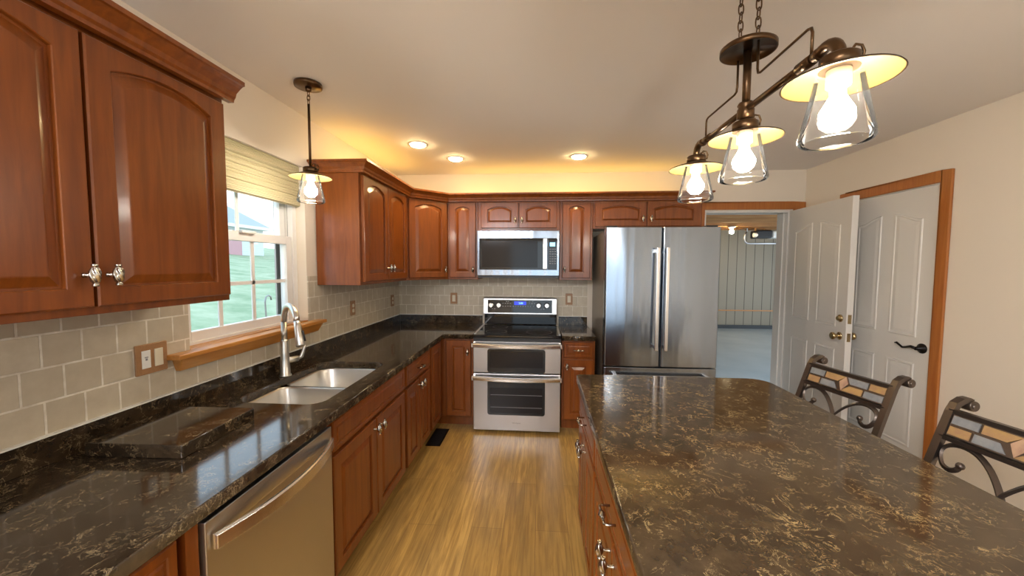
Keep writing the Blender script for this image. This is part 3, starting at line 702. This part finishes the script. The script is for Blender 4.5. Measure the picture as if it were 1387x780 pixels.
# ------------------------------------------------------------------ dishwasher
dw = thing('dishwasher', 'stainless steel dishwasher with a bowed bar handle', 'dishwasher', (.3, -2.763, FZ), world=True)
D0, D1 = -3.066, -2.460
MB().box(.03, .595, D0+.005, D1-.005, .16, .868).build('tub', M['black'], dw)
MB().box(.1, .57, D0+.01, D1-.01, FZ, .158).build('toe_panel', M['black'], dw)
dp = MB().box(.60, .640, D0+.003, D1-.003, .165, .852); dpo = dp.build('door_panel', M['steel'], dw, bevel=.003)
nn = 24; yc = (D0+D1)/2; hl = .285; rs = []
for i in range(nn+1):
    s = -1+2*i/nn; y = yc+s*hl; b = .052*(1-s*s)
    x = .6405+b+.004; rs.append([(x, y, .768), (x+.014, y, .770), (x+.014, y, .808), (x+.008, y, .812), (x, y, .812)])
MB().rings(rs).build('handle', M['chrome'], dpo, off=(.3, -2.763, FZ), bevel=.002)
# shallow scooped lens above the bar
rs = []
for i in range(nn+1):
    s = -1+2*i/nn; y = yc+s*hl; b = (1-s*s)
    rs.append([(.6402, y, .790), (.6406+.004*b, y, .790+.012*b), (.6402, y, .792+.045*b)])
MB().rings(rs, closed=False, cap0=False, cap1=False, smooth=True).build('handle_recess', M['steel'], dpo, off=(.3, -2.763, FZ))

# ------------------------------------------------------------------ range with double oven
RX0, RX1 = .924, 1.690
rg = thing('range_cooker', 'stainless steel electric range with double oven and black glass top', 'range', (1.307, -.35, FZ), world=True)
MB().box(RX0+.004, RX1-.004, -.655, -.03, .11, .895).build('body', M['steel_side'], rg)
MB().box(RX0+.05, RX1-.05, -.60, -.1, FZ, .108).build('base', M['black'], rg)
MB().box(RX0, RX1, -.700, -.115, .896, .922).build('cooktop', M['black_glass'], rg, bevel=.006)
rm = MB().box(RX0+.002, RX0+.020, -.66, -.12, .9222, .9245).box(RX1-.020, RX1-.002, -.66, -.12, .9222, .9245); rm.build('cooktop_trim', M['steel'], rg)
for (x, y, r) in ((1.11, -.52, .095), (1.50, -.52, .115), (1.12, -.26, .075), (1.49, -.26, .085)):
    br = MB(); br.rings([[(x+q*math.cos(2*PI*k/32), y+q*math.sin(2*PI*k/32), .9223) for k in range(32)] for q in (r, r-.002)], False, False); br.build('burner_ring', M['logo'], rg)

MB().box(RX0+.004, RX1-.004, -.695, -.655, .868, .895).build('vent_strip', M['black'], rg)
MB().box(RX0+.015, RX1-.015, -.105, -.025, .923, 1.040).build('splash_back', M['black_glass'], rg, bevel=.008)
BX0, BX1 = RX0-.005+.008, RX1-.008
bgp = [( -.03, 1.030), (-.115, 1.030), (-.100, 1.190), (-.085, 1.200), (-.03, 1.200)]
bk = MB().rings([[(x, y, z) for y, z in bgp] for x in (RX0+.002, RX1-.014)]); bk.build('backguard', M['steel'], rg, bevel=.004)
def bgpt(x, z, o): return (x, -.115+(z-1.030)*.094-o, z)
cp = MB().rings([[bgpt(RX0+.05, 1.045, .0), bgpt(RX1-.062, 1.045, .0), bgpt(RX1-.062, 1.175, .0), bgpt(RX0+.05, 1.175, .0)],
                 [bgpt(RX0+.05, 1.045, .003), bgpt(RX1-.062, 1.045, .003), bgpt(RX1-.062, 1.175, .003), bgpt(RX0+.05, 1.175, .003)]])
cpo = cp.build('control_panel', M['black_glass'], rg)
for x in (1.008, 1.088, 1.492, 1.575):
    p = bgpt(x, 1.122, .003)
    k = MB().lathe([(.030, 0), (.030, .004), (.026, .006), (.023, .026), (.020, .028)], p, 24, 'y'); k.box(p[0]-.004, p[0]+.004, p[1]-.034, p[1]-.026, p[2]-.022, p[2]+.022)
    k.build('control_knob', M['chrome'], rg)
ds = MB().box(1.245, 1.365, bgpt(0, 1.135, .0042)[1], bgpt(0, 1.135, -.001)[1], 1.125, 1.160).build('clock_display', M['lcd_dk'], cpo, off=(1.307, -.35, FZ))
def text_mesh(name, body, size, Mx, m, parent, off, ext=.0004):
    c = bpy.data.curves.new(name, 'FONT'); c.body = body; c.size = size; c.extrude = ext; c.align_x = 'CENTER'; c.align_y = 'CENTER'
    tmp = bpy.data.objects.new('tmp', c); C.objects.link(tmp); bpy.context.view_layer.update()
    me = bpy.data.meshes.new_from_object(tmp.evaluated_get(bpy.context.evaluated_depsgraph_get())); bpy.data.objects.remove(tmp); bpy.data.curves.remove(c)
    me.transform(Matrix.Translation(-Vector(off)) @ Mx); me.materials.clear(); me.materials.append(m)
    o = bpy.data.objects.new(name, me); C.objects.link(o); o.parent = parent; return o
FR = Matrix.Rotation(PI/2, 4, 'X')   # text facing -y
RO = (1.307, -.35, FZ)
text_mesh('clock_digits', '2:00', .026, Matrix.Translation((1.312, bgpt(0, 1.142, .0052)[1], 1.142)) @ FR, M['lcd'], cpo, RO)
mk = MB()
for z, xs in ((1.140, (1.13, 1.155, 1.18, 1.205, 1.40, 1.425, 1.45)), (1.112, (1.13, 1.155, 1.18, 1.205, 1.235, 1.26, 1.285, 1.31, 1.335, 1.36, 1.385, 1.41, 1.44)), (1.085, (1.02, 1.045, 1.52, 1.545)), (1.158, (1.165, 1.185, 1.40, 1.43))):
    for x in xs:
        p = bgpt(x, z, .0035); mk.box(p[0]-.006, p[0]+.006, p[1]-.0004, p[1]+.0004, p[2]-.0018, p[2]+.0018)
mk.build('key_print', M['print'], cpo, off=RO)
def oven_door(nm, z0, z1, wz0, wz1, hz, lab):
    d = MB().box(RX0+.002, RX1-.003, -.700, -.657, z0, z1).build(nm, M['steel'], rg, bevel=.004, label=lab)
    gl_ = MB().prism(rrect(RX0+.128, RX1-.135, wz0, wz1, .02, 4), 'y', -.7035, -.699).build('door_glass', M['black_glass'], d, off=RO)
    MB().prism(rrect(RX0+.150, RX1-.155, wz0+(.045 if z1 > .7 else .018), wz1-(.02 if z1 > .7 else .085), .008, 3), 'y', -.7042, -.7034).build('viewing_window', M['oven_glass'], d, off=RO)
    rs = []; n = 20
    for i in range(n+1):
        s = -1+2*i/n; x = (RX0+RX1)/2+s*.376; b = .018*(1-s**2); y = -.742-b; zz = hz-.006*(1-s*s)
        rs.append([(x, y, zz-.019), (x, y-.010, zz-.013), (x, y-.012, zz+.008), (x, y-.004, zz+.018), (x, y+.012, zz+.018), (x, y+.012, zz-.019)])
    h = MB().rings(rs)
    for s in (-1, 1): h.box((RX0+RX1)/2+s*.376-.012, (RX0+RX1)/2+s*.376+.012, -.745, -.699, hz-.018, hz+.016)
    h.build('handle', M['chrome'], d, off=RO)
    return d
oven_door('upper_oven_door', .590, .864, .592, .800, .838, None)
ld = oven_door('lower_oven_door', .075, .580, .215, .545, .548, None)
rk = MB()
for z in (.285, .395): rk.box(RX0+.155, RX1-.16, -.7046, -.7041, z-.002, z+.002)
rk.build('oven_rack', M['logo'], ld, off=RO)
text_mesh('maker_badge', 'Whirlpool', .018, Matrix.Translation((1.307, -.7006, .145)) @ FR, M['logo'], ld, RO)

# ------------------------------------------------------------------ microwave
MX0, MX1, MZ0, MZ1 = .914, 1.680, 1.430, 1.848
mw = thing('microwave_oven', 'stainless over-the-range microwave with black glass door', 'microwave', (1.297, -.2, MZ0), world=True)
MO = (1.297, -.2, MZ0)
MB().box(MX0+.004, MX1-.004, -.375, -.009, MZ0-.022, MZ1-.004).build('body', M['black'], mw)
mf = MB().box(MX0, MX1, -.415, -.3755, MZ0, MZ1).build('front_frame', M['steel_v'], mw, bevel=.004)
MB().box(MX0+.022, MX1-.108, -.419, -.4149, MZ0+.055, MZ1-.070).build('door_glass', M['black_glass'], mw, bevel=.001)
MB().box(MX0+.045, MX1-.20, -.4198, -.4189, MZ0+.075, MZ1-.095).build('viewing_window', M['oven_glass'], mw)
MB().box(MX1-.106, MX1-.020, -.419, -.4149, MZ0+.055, MZ1-.070).build('control_panel', M['black_glass'], mw, bevel=.001)
MB().box(MX1-.088, MX1-.040, -.4205, -.4188, MZ1-.145, MZ1-.110).build('display', M['lcd'], mw)
kp = MB()
for i in range(3):
    for j in range(7):
        x = MX1-.090+i*.022; z = MZ1-.172-j*.022; kp.box(x, x+.014, -.4196, -.4189, z-.0035, z+.0035)
kp.build('keypad', M['logo'], mw)
hb = MB().box(MX1-.152, MX1-.112, -.452, -.438, MZ0+.062, MZ1-.074).box(MX1-.142, MX1-.122, -.4385, -.4188, MZ0+.075, MZ0+.10).box(MX1-.142, MX1-.122, -.4385, -.4188, MZ1-.112, MZ1-.087)
hb.build('handle', M['chrome'], mw, bevel=.005)
text_mesh('maker_badge', 'Whirlpool', .022, Matrix.Translation((1.285, -.4155, MZ1-.030)) @ FR, M['print'], mf, MO)

# ------------------------------------------------------------------ refrigerator
FX0, FX1, FT = 2.035, 2.940, 1.838; FY = -.80
fg = thing('refrigerator', 'tall stainless french-door refrigerator beside the garage doorway', 'refrigerator', (2.49, -.4, FZ), world=True)
FO = (2.49, -.4, FZ)
MB().box(FX0+.004, FX1-.004, -.715, -.03, .09, 1.815).build('body', M['steel_side'], fg, bevel=.004)
MB().box(FX0+.05, FX1-.05, -.70, -.1, FZ, .088).build('base_grille', M['black'], fg)
def fdoor(nm, x0, x1, z0, z1):
    n = 8; pts = []
    ol = [(x0, -.72), (x1, -.72), (x1, FY+.012)]
    for k in range(n+1):
        s = k/n; x = x1-.008-(x1-x0-.016)*s; ol.append((x, FY-.006*(1-(2*s-1)**2)))
    ol.append((x0, FY+.012))
    return MB().prism(ol, 'z', z0, z1).build(nm, M['steel_v'], fg, bevel=.003)
dl = fdoor('left_door', FX0, 2.4845, .700, FT); dr = fdoor('right_door', 2.4895, FX1, .700, FT)
fz = fdoor('freezer_drawer', FX0, FX1, .095, .690)
def vhandle(xc, parent, zb, zt):
    h = MB().box(xc-.013, xc+.013, -.868, -.852, zb, zt)
    for z in (zb+.012, zt-.012-.03): h.box(xc-.012, xc+.012, -.853, -.800, z, z+.03)
    h.build('handle', M['chrome'], parent, off=FO, bevel=.004, seg=3)
vhandle(2.437, dl, .845, 1.672); vhandle(2.512, dr, .845, 1.672)
h = MB().box(FX0+.06, FX1-.06, -.868, -.852, .615, .642)
for x in (FX0+.075, FX1-.105): h.box(x, x+.03, -.853, -.800, .616, .641)
h.build('handle', M['chrome'], fz, off=FO, bevel=.004, seg=3)
MB().box(FX0+.01, FX0+.10, -.76, -.64, 1.8385, 1.855).build('hinge_cover', M['black'], fg, bevel=.004); MB().box(FX1-.10, FX1-.01, -.76, -.64, 1.8385, 1.855).build('hinge_cover', M['black'], fg, bevel=.004)

# ------------------------------------------------------------------ electric plates
def outlet(label, loc, rz, switch=False):
    t = thing('wall_outlet' if not switch else 'light_switch', label, 'outlet' if not switch else 'switch', loc, rz)
    ol = MB().prism(rrect(-.036, .036, -.058, .058, .004, 3), 'y', -.0065, 0); ol.build('cover_plate', M['plate'], t, bevel=.0015)
    if switch: MB().box(-.017, .017, -.009, -.0064, -.034, .034).build('rocker', M['cream'], t, bevel=.002)
    else:
        for z in (-.020, .020):
            MB().prism(rrect(-.016, .016, z-.014, z+.014, .008, 3), 'y', -.0085, -.0064).build('socket', M['cream'], t)
    return t
outlet('brown framed outlet on the tile right of the window, nearest the faucet', (.0085, -1.027, 1.180), L90)
outlet('brown framed outlet on the window wall tile, nearest the back corner', (.0085, -.208, 1.165), L90)
outlet('brown framed rocker switch on the back wall tile left of the range', (.600, -.0085, 1.178), 0, True)
outlet('brown framed rocker switch on the back wall tile right of the range', (1.805, -.0085, 1.181), 0, True)
t = thing('double_switch_plate', 'wide tan wood-framed plate with white outlet and cream rocker left of the window', 'switch plate', (.0085, -2.612, 1.163), L90)
MB().prism(rrect(-.060, .060, -.058, .058, .004, 3), 'y', -.0075, 0).build('cover_plate', M['plate'], t, bevel=.002)
so = MB().box(-.040, -.007, -.0095, -.0074, -.034, .034).build('outlet_insert', M['white_plastic'], t, bevel=.0015)
MB().box(-.030, -.017, -.0100, -.0094, .006, .010).box(-.027, -.020, -.0105, -.0094, -.004, .004).build('test_button', M['logo'], so)
MB().box(.007, .040, -.011, -.0074, -.034, .034).build('rocker', M['cream'], t, bevel=.002)
# floor vent
fv = thing('floor_vent', 'dark slotted floor register set in the floor by the corner base cabinet', 'floor vent', (.64, -.82, FZ+.0005), .0)
MB().box(-.062, .062, -.165, .165, 0, .003).build('frame', M['black_metal'], fv, bevel=.001)
lv = MB()
for i in range(26): lv.box(-.048, .048, -.150+i*.012, -.145+i*.012, .0031, .005)
lv.build('louvres', M['black'], fv)

# ------------------------------------------------------------------ recessed lights
for (x, y, lab) in ((.545, -.99, 'recessed ceiling downlight nearest the window wall, leftmost of three'), (.752, -.583, 'recessed ceiling downlight in the middle, above the corner cabinet'), (1.829, -.588, 'recessed ceiling downlight to the right, above the refrigerator side')):
    t = thing('recessed_downlight', lab, 'ceiling light', (x, y, H), group='recessed downlights')
    MB().lathe([(.076, -.0005), (.076, -.004), (.060, -.006), (.056, -.0005)], (0, 0, 0), 32, cap0=False, cap1=False).build('trim_ring', M['white_plastic'], t)
    MB().lathe([(.056, -.0006), (.054, -.011), (.045, -.016), (.02, -.018)], (0, 0, 0), 24, cap0=False).build('lamp_lens', M['can'], t)

# ------------------------------------------------------------------ lamp shade unit (hat, socket, glass, bulb) around (x,y), hat rim height z
def lamp_unit(t, x, y, z, off):
    ht = MB().lathe([(.103, z), (.100, z+.003), (.060, z+.017), (.036, z+.026), (.036, z+.0275), (.060, z+.0185), (.101, z+.0045), (.1045, z)], (x, y, 0), 40, cap0=False, cap1=False)
    h = ht.build('metal_hat', M['bronze'], t, off=off)
    MB().lathe([(.1015, z+.0006), (.060, z+.0155), (.0362, z+.0245)], (x, y, 0), 40, cap0=False, cap1=False).build('hat_lining', M['hat_in'], h, off=off)
    sk_ = MB().lathe([(.036, z+.024), (.036, z+.050), (.031, z+.054), (.012, z+.056)], (x, y, 0), 28); sk_.build('socket_cap', M['bronze'], t, off=off)
    tb = MB()
    for s in (-1, 1): tb.tube([(x+.036, y+s*.012, z+.038), (x+.040, y+s*.012, z+.055), (x+.034, y+s*.012, z+.068), (x+.022, y+s*.012, z+.070), (x+.014, y+s*.012, z+.058)], .003, 6)
    tb.build('thumb_clip', M['bronze'], t, off=off)
    so_ = MB().lathe([(.022, z+.023), (.022, z-.010), (.019, z-.012)], (x, y, 0), 20); so_.build('lamp_socket', M['white_plastic'], t, off=off)
    b = MB().lathe([(.013, z-.013), (.014, z-.030), (.022, z-.045), (.031, z-.062), (.032, z-.072), (.028, z-.086), (.016, z-.098), (.004, z-.101)], (x, y, 0), 24); b.build('bulb', M['bulb'], t, off=off)
    gl2 = [(.040, z+.021), (.046, z-.010), (.056, z-.060), (.066, z-.105), (.0685, z-.118), (.0675, z-.124), (.064, z-.128), (.0615, z-.128), (.060, z-.1265)]
    gl3 = [(.040, z+.021), (.046, z-.010), (.056, z-.060), (.066, z-.105), (.0685, z-.118), (.066, z-.127), (.060, z-.129), (.059, z-.126), (.064, z-.122), (.0655, z-.116), (.063, z-.104), (.053, z-.060), (.043, z-.010), (.037, z+.021)]
    MB().lathe(gl2, (x, y, 0), 36, cap0=False, cap1=False).build('glass_shade', M['shade_glass'], t, off=off)
def chain(mb, x, y, z0, z1, n):
    Lk = (z1-z0)/n
    for i in range(n):
        zc = z0+Lk*(i+.5); hl_ = Lk*.5+.004; w_ = .0075; pts = []
        for k in range(16):
            a = 2*PI*k/16; u = w_*math.cos(a); v = hl_*math.copysign(abs(math.sin(a))**.7, math.sin(a))
            pts.append((x+u, y, zc+v) if i % 2 else (x, y+u, zc+v))
        mb.tube(pts, .0022, 6, closed=True)
# chandelier over the island
LX = 2.14; LYs = (-3.062, -2.685, -2.312); PZ = 2.192; HZ = 1.922; BZ_ = 2.012
co = (LX, -2.685, PZ)
ch = thing('island_chandelier', 'bronze three-light chandelier with glass jar shades hanging over the island', 'chandelier', co, world=True)
MB().lathe([(.004, PZ+.014), (.070, PZ+.014), (.078, PZ+.008), (.078, PZ-.006), (.074, PZ-.006), (.074, PZ-.002), (.004, PZ-.002)], (LX, -2.685, 0), 40).build('canopy_plate', M['bronze'], ch)
for s in (-1, 1):
    cm = MB(); chain(cm, LX, -2.685+s*.052, PZ+.012, H-.028, 9); cm.build('chain', M['bronze'], ch)
MB().lathe([(.075, H-.0005), (.075, H-.012), (.05, H-.026), (.02, H-.030)], (LX, -2.685, 0), 32).build('ceiling_canopy', M['bronze'], ch)
MB().cyl((LX, -2.685, PZ), (LX, -2.685, BZ_), .0115).build('centre_stem', M['bronze'], ch)
MB().lathe([(.016, 1.98), (.024, 1.985), (.024, 2.012), (.020, 2.02), (.024, 2.026), (.020, 2.034), (.012, 2.036)], (LX, -2.685, 0), 24).cyl((LX, -2.685, 1.99), (LX, -2.685, HZ+.05), .012).build('centre_hub', M['bronze'], ch)
for s in (-1, 1):
    y1 = -2.685+s*.300; ye = -2.685+s*.377
    bm_ = MB().cyl((LX, -2.685, BZ_), (LX, y1, BZ_), .0095)
    bm_.cyl((LX, -2.685+s*.245, BZ_), (LX, -2.685+s*.295, BZ_), .0135).cyl((LX, -2.685+s*.310, BZ_), (LX, -2.685+s*.318, BZ_), .0145)
    p = [(LX, y1, BZ_), (LX, y1+s*.02, BZ_+.003)]
    for k in range(8):
        a = PI/2-PI/2*k/7; p.append((LX, ye-s*.04+s*.04*math.cos(a), BZ_-.038+.043*math.sin(a)))
    p.append((LX, ye, HZ+.052)); bm_.tube(p, .0125, 14)
    bm_.build('arm', M['bronze'], ch)
    MB().tube([(LX, -2.685+s*.058, PZ-.003), (LX, -2.685+s*.058, 2.108), (LX, -2.685+s*.062, 2.094), (LX, -2.685+s*.074, 2.090), (LX, -2.685+s*.270, 2.092), (LX, -2.685+s*.284, 2.088), (LX, -2.685+s*.288, 2.076), (LX, -2.685+s*.288, 2.018)], .0035, 8).build('brace_wire', M['bronze'], ch)
for y in LYs: lamp_unit(ch, LX, y, HZ, co)
# pendant by the window
px, py, pz = .292, -2.0, 1.982
pd = thing('pendant_lamp', 'single bronze pendant lamp with glass jar shade hanging over the sink', 'pendant lamp', (px, py, pz), world=True)
po = (px, py, pz)
MB().lathe([(.066, H-.0005), (.068, H-.010), (.066, H-.020), (.02, H-.022)], (px, py, 0), 36).build('ceiling_canopy', M['bronze'], pd)
MB().lathe([(.016, H-.0215), (.014, H-.040), (.006, H-.044)], (px, py, 0), 18).build('canopy_knob', M['bronze'], pd)
cm = MB(); chain(cm, px, py, H-.105, H-.042, 3); cm.build('chain', M['bronze'], pd)
MB().cyl((px, py, H-.105), (px, py, pz+.05), .0065).build('stem', M['bronze'], pd)
lamp_unit(pd, px, py, pz, po)

# ------------------------------------------------------------------ bar stools
def stool(label, loc, rz):
    t = thing('bar_stool', label, 'bar stool', loc, rz, 'iron bar stools at the island')
    # local: back on +x side, seat towards -x, z=0 on floor ; back plane rakes outwards
    ZT = .955; rake = .36
    def bp(y, z, o=0): return Vector((.0+(z-.60)*rake+o, y, z))
    hwid = .205
    MB().prism([(y, x) for x, y in []] or rrect(-.40, .0, -.20, .20, .05), 'z', .60, .655).build('seat', M['seat'], t, bevel=.015, seg=3)
    fr_ = MB().tube([(-.39, -.19, .585), (-.39, .19, .585), (-.005, .19, .585), (-.005, -.19, .585)], .010, 8, closed=True); fr_.build('seat_frame', M['iron'], t)
    for s in (-1, 1):
        y = s*hwid
        pts = [bp(y, .585), bp(y, .80), bp(y, ZT-.02), bp(y, ZT+.008, .006), bp(y, ZT+.022, .024), bp(y, ZT+.024, .042), bp(y, ZT+.018, .056)]
        pst = MB().tube(pts, .013, 4, flat=(.013, .010))
        e_ = bp(y, ZT+.003, .060); pst.lathe([(.0185, -.020), (.0200, -.017), (.0200, .017), (.0185, .020)], (0, 0, 0), 18, 'z', M=Matrix.Translation(e_) @ Matrix.Rotation(PI/2, 4, 'X'))
        pst.lathe([(.009, -.024), (.009, .024)], (0, 0, 0), 14, 'z', M=Matrix.Translation(e_) @ Matrix.Rotation(PI/2, 4, 'X'))
        pst.build('back_post', M['iron'], t)
        for fx_, zt in ((-.375, .58), (-.01, .59)):
            MB().tube([(fx_, s*.185, zt), (fx_+(-.03 if fx_ < -.2 else .04), s*.215, 0.002)], .012, 4, flat=(.011, .011)).build('leg', M['iron'], t)
    ft = MB()
    ft.tube([(-.395, -.205, .20), (-.395, .205, .20)], .009, 8).tube([(.015, -.205, .20), (.015, .205, .20)], .009, 8)
    for s in (-1, 1): ft.tube([(-.395, s*.205, .20), (.015, s*.205, .20)], .009, 8)
    ft.build('footrest', M['iron'], t)
    za, zb = ZT-.016, ZT-.112
    rl = MB()
    rl.tube([bp(-hwid, za), bp(hwid, za)], .01, 4, flat=(.010, .008))
    rl.tube([bp(-hwid, zb), bp(hwid, zb)], .01, 4, flat=(.010, .008)); rl.build('back_rail', M['iron'], t)
    # slate mosaic; (u,v) u 0..1 from far side (+y) to near (-y), v 0 bottom .. 1 top
    H_ = za-zb-.020; W_ = 2*hwid-.030
    def uv(u, v, o): 
        y = W_/2-u*W_; z = zb+.010+v*H_; p = bp(y, z); return (p.x+o, p.y, p.z-o*rake)
    tiles = [([(0, .5), (.23, .5), (.23, 1), (0, 1)], 'slate_blue'), ([(0, 0), (.19, 0), (.19, .5), (0, .5)], 'slate_gold'),
             ([(.23, 1), (.23, .5), (.43, .5), (.52, 1)], 'slate_gold'), ([(.19, .5), (.19, 0), (.45, 0), (.39, .5)], 'slate_blue'),
             ([(.43, .5), (.48, 0), (.57, .5), (.52, 1)], 'slate_pink'), ([(.52, 1), (.57, .5), (.80, .5), (.80, 1)], 'slate_blue'),
             ([(.48, 0), (.76, 0), (.76, .5), (.57, .5)], 'slate_gold'), ([(.80, .5), (1, .5), (1, 1), (.80, 1)], 'slate_gold'), ([(.76, 0), (1, 0), (1, .5), (.76, .5)], 'slate_blue')]
    bd = MB().rings([[uv(0, 0, -.003), uv(1, 0, -.003), uv(1, 1, -.003), uv(0, 1, -.003)], [uv(0, 0, .005), uv(1, 0, .005), uv(1, 1, .005), uv(0, 1, .005)]])
    bdo = bd.build('mosaic_panel', M['iron'], t)
    for poly, mt in tiles:
        cx_ = sum(p[0] for p in poly)/len(poly); cy_ = sum(p[1] for p in poly)/len(poly)
        sh_ = []
        for u, v in poly:
            du, dv = cx_-u, cy_-v; L_ = math.hypot(du*W_, dv*H_) or 1; sh_.append((u+math.copysign(.0045/W_, du), v+math.copysign(.0045/H_, dv)))
        m2 = MB()
        m2.rings([[uv(u, v, -.003) for u, v in sh_], [uv(u, v, -.0062) for u, v in sh_]])
        m2.rings([[uv(u, v, .005) for u, v in sh_], [uv(u, v, .0082) for u, v in sh_]])
        m2.build('slate_tile', M[mt], bdo)
    # two mirrored scrolls under the panel
    for s in (-1, 1):
        ctl = [(.122, .768), (.128, .752), (.148, .742), (.172, .752), (.187, .782), (.184, .808), (.162, .826), (.126, .832), (.086, .822), (.046, .792), (.012, .748), (-.014, .700), (-.030, .668)]
        pts = []
        for k in range(len(ctl)-1):
            p0, p1, p2, p3 = ctl[max(k-1, 0)], ctl[k], ctl[k+1], ctl[min(k+2, len(ctl)-1)]
            for q in (0, .33, .67):
                cr_ = [.5*((2*p1[i])+(-p0[i]+p2[i])*q+(2*p0[i]-5*p1[i]+4*p2[i]-p3[i])*q*q+(-p0[i]+3*p1[i]-3*p2[i]+p3[i])*q**3) for i in (0, 1)]
                pts.append(bp(s*cr_[0], cr_[1], s*.004))
        pts.append(bp(s*ctl[-1][0], ctl[-1][1], s*.004)); pts.reverse()
        sc = MB().tube(pts, .008, 4, flat=(.0085, .0045))
        e_ = pts[-1]; sc.sphere(tuple(e_), .013, 10, 6); sc.build('scroll', M['iron'], t)
    MB().tube([bp(-hwid, .665), bp(hwid, .665)], .008, 8).build('lower_rail', M['iron'], t)
    return t
# top rail centre (x=.128 local) stands over these points
def place(label, cx, cy, rz):
    ox = (.955-.60)*.36; return stool(label, (cx-ox*math.cos(rz), cy-ox*math.sin(rz), FZ), rz)
s1 = place('iron bar stool with slate tile back at the island, beside the white doors', 3.046, -1.965, .20)
s2 = copy_tree(s1)
s2['label'] = 'iron bar stool with slate tile back nearest the camera, cut by the right edge'
ox = (.955-.60)*.36; rz = .11; s2.rotation_euler = (0, 0, rz); s2.location = (3.075-ox*math.cos(rz), -2.642-ox*math.sin(rz), FZ)
for o in bpy.data.objects:
    if '_o' in o: del o['_o']
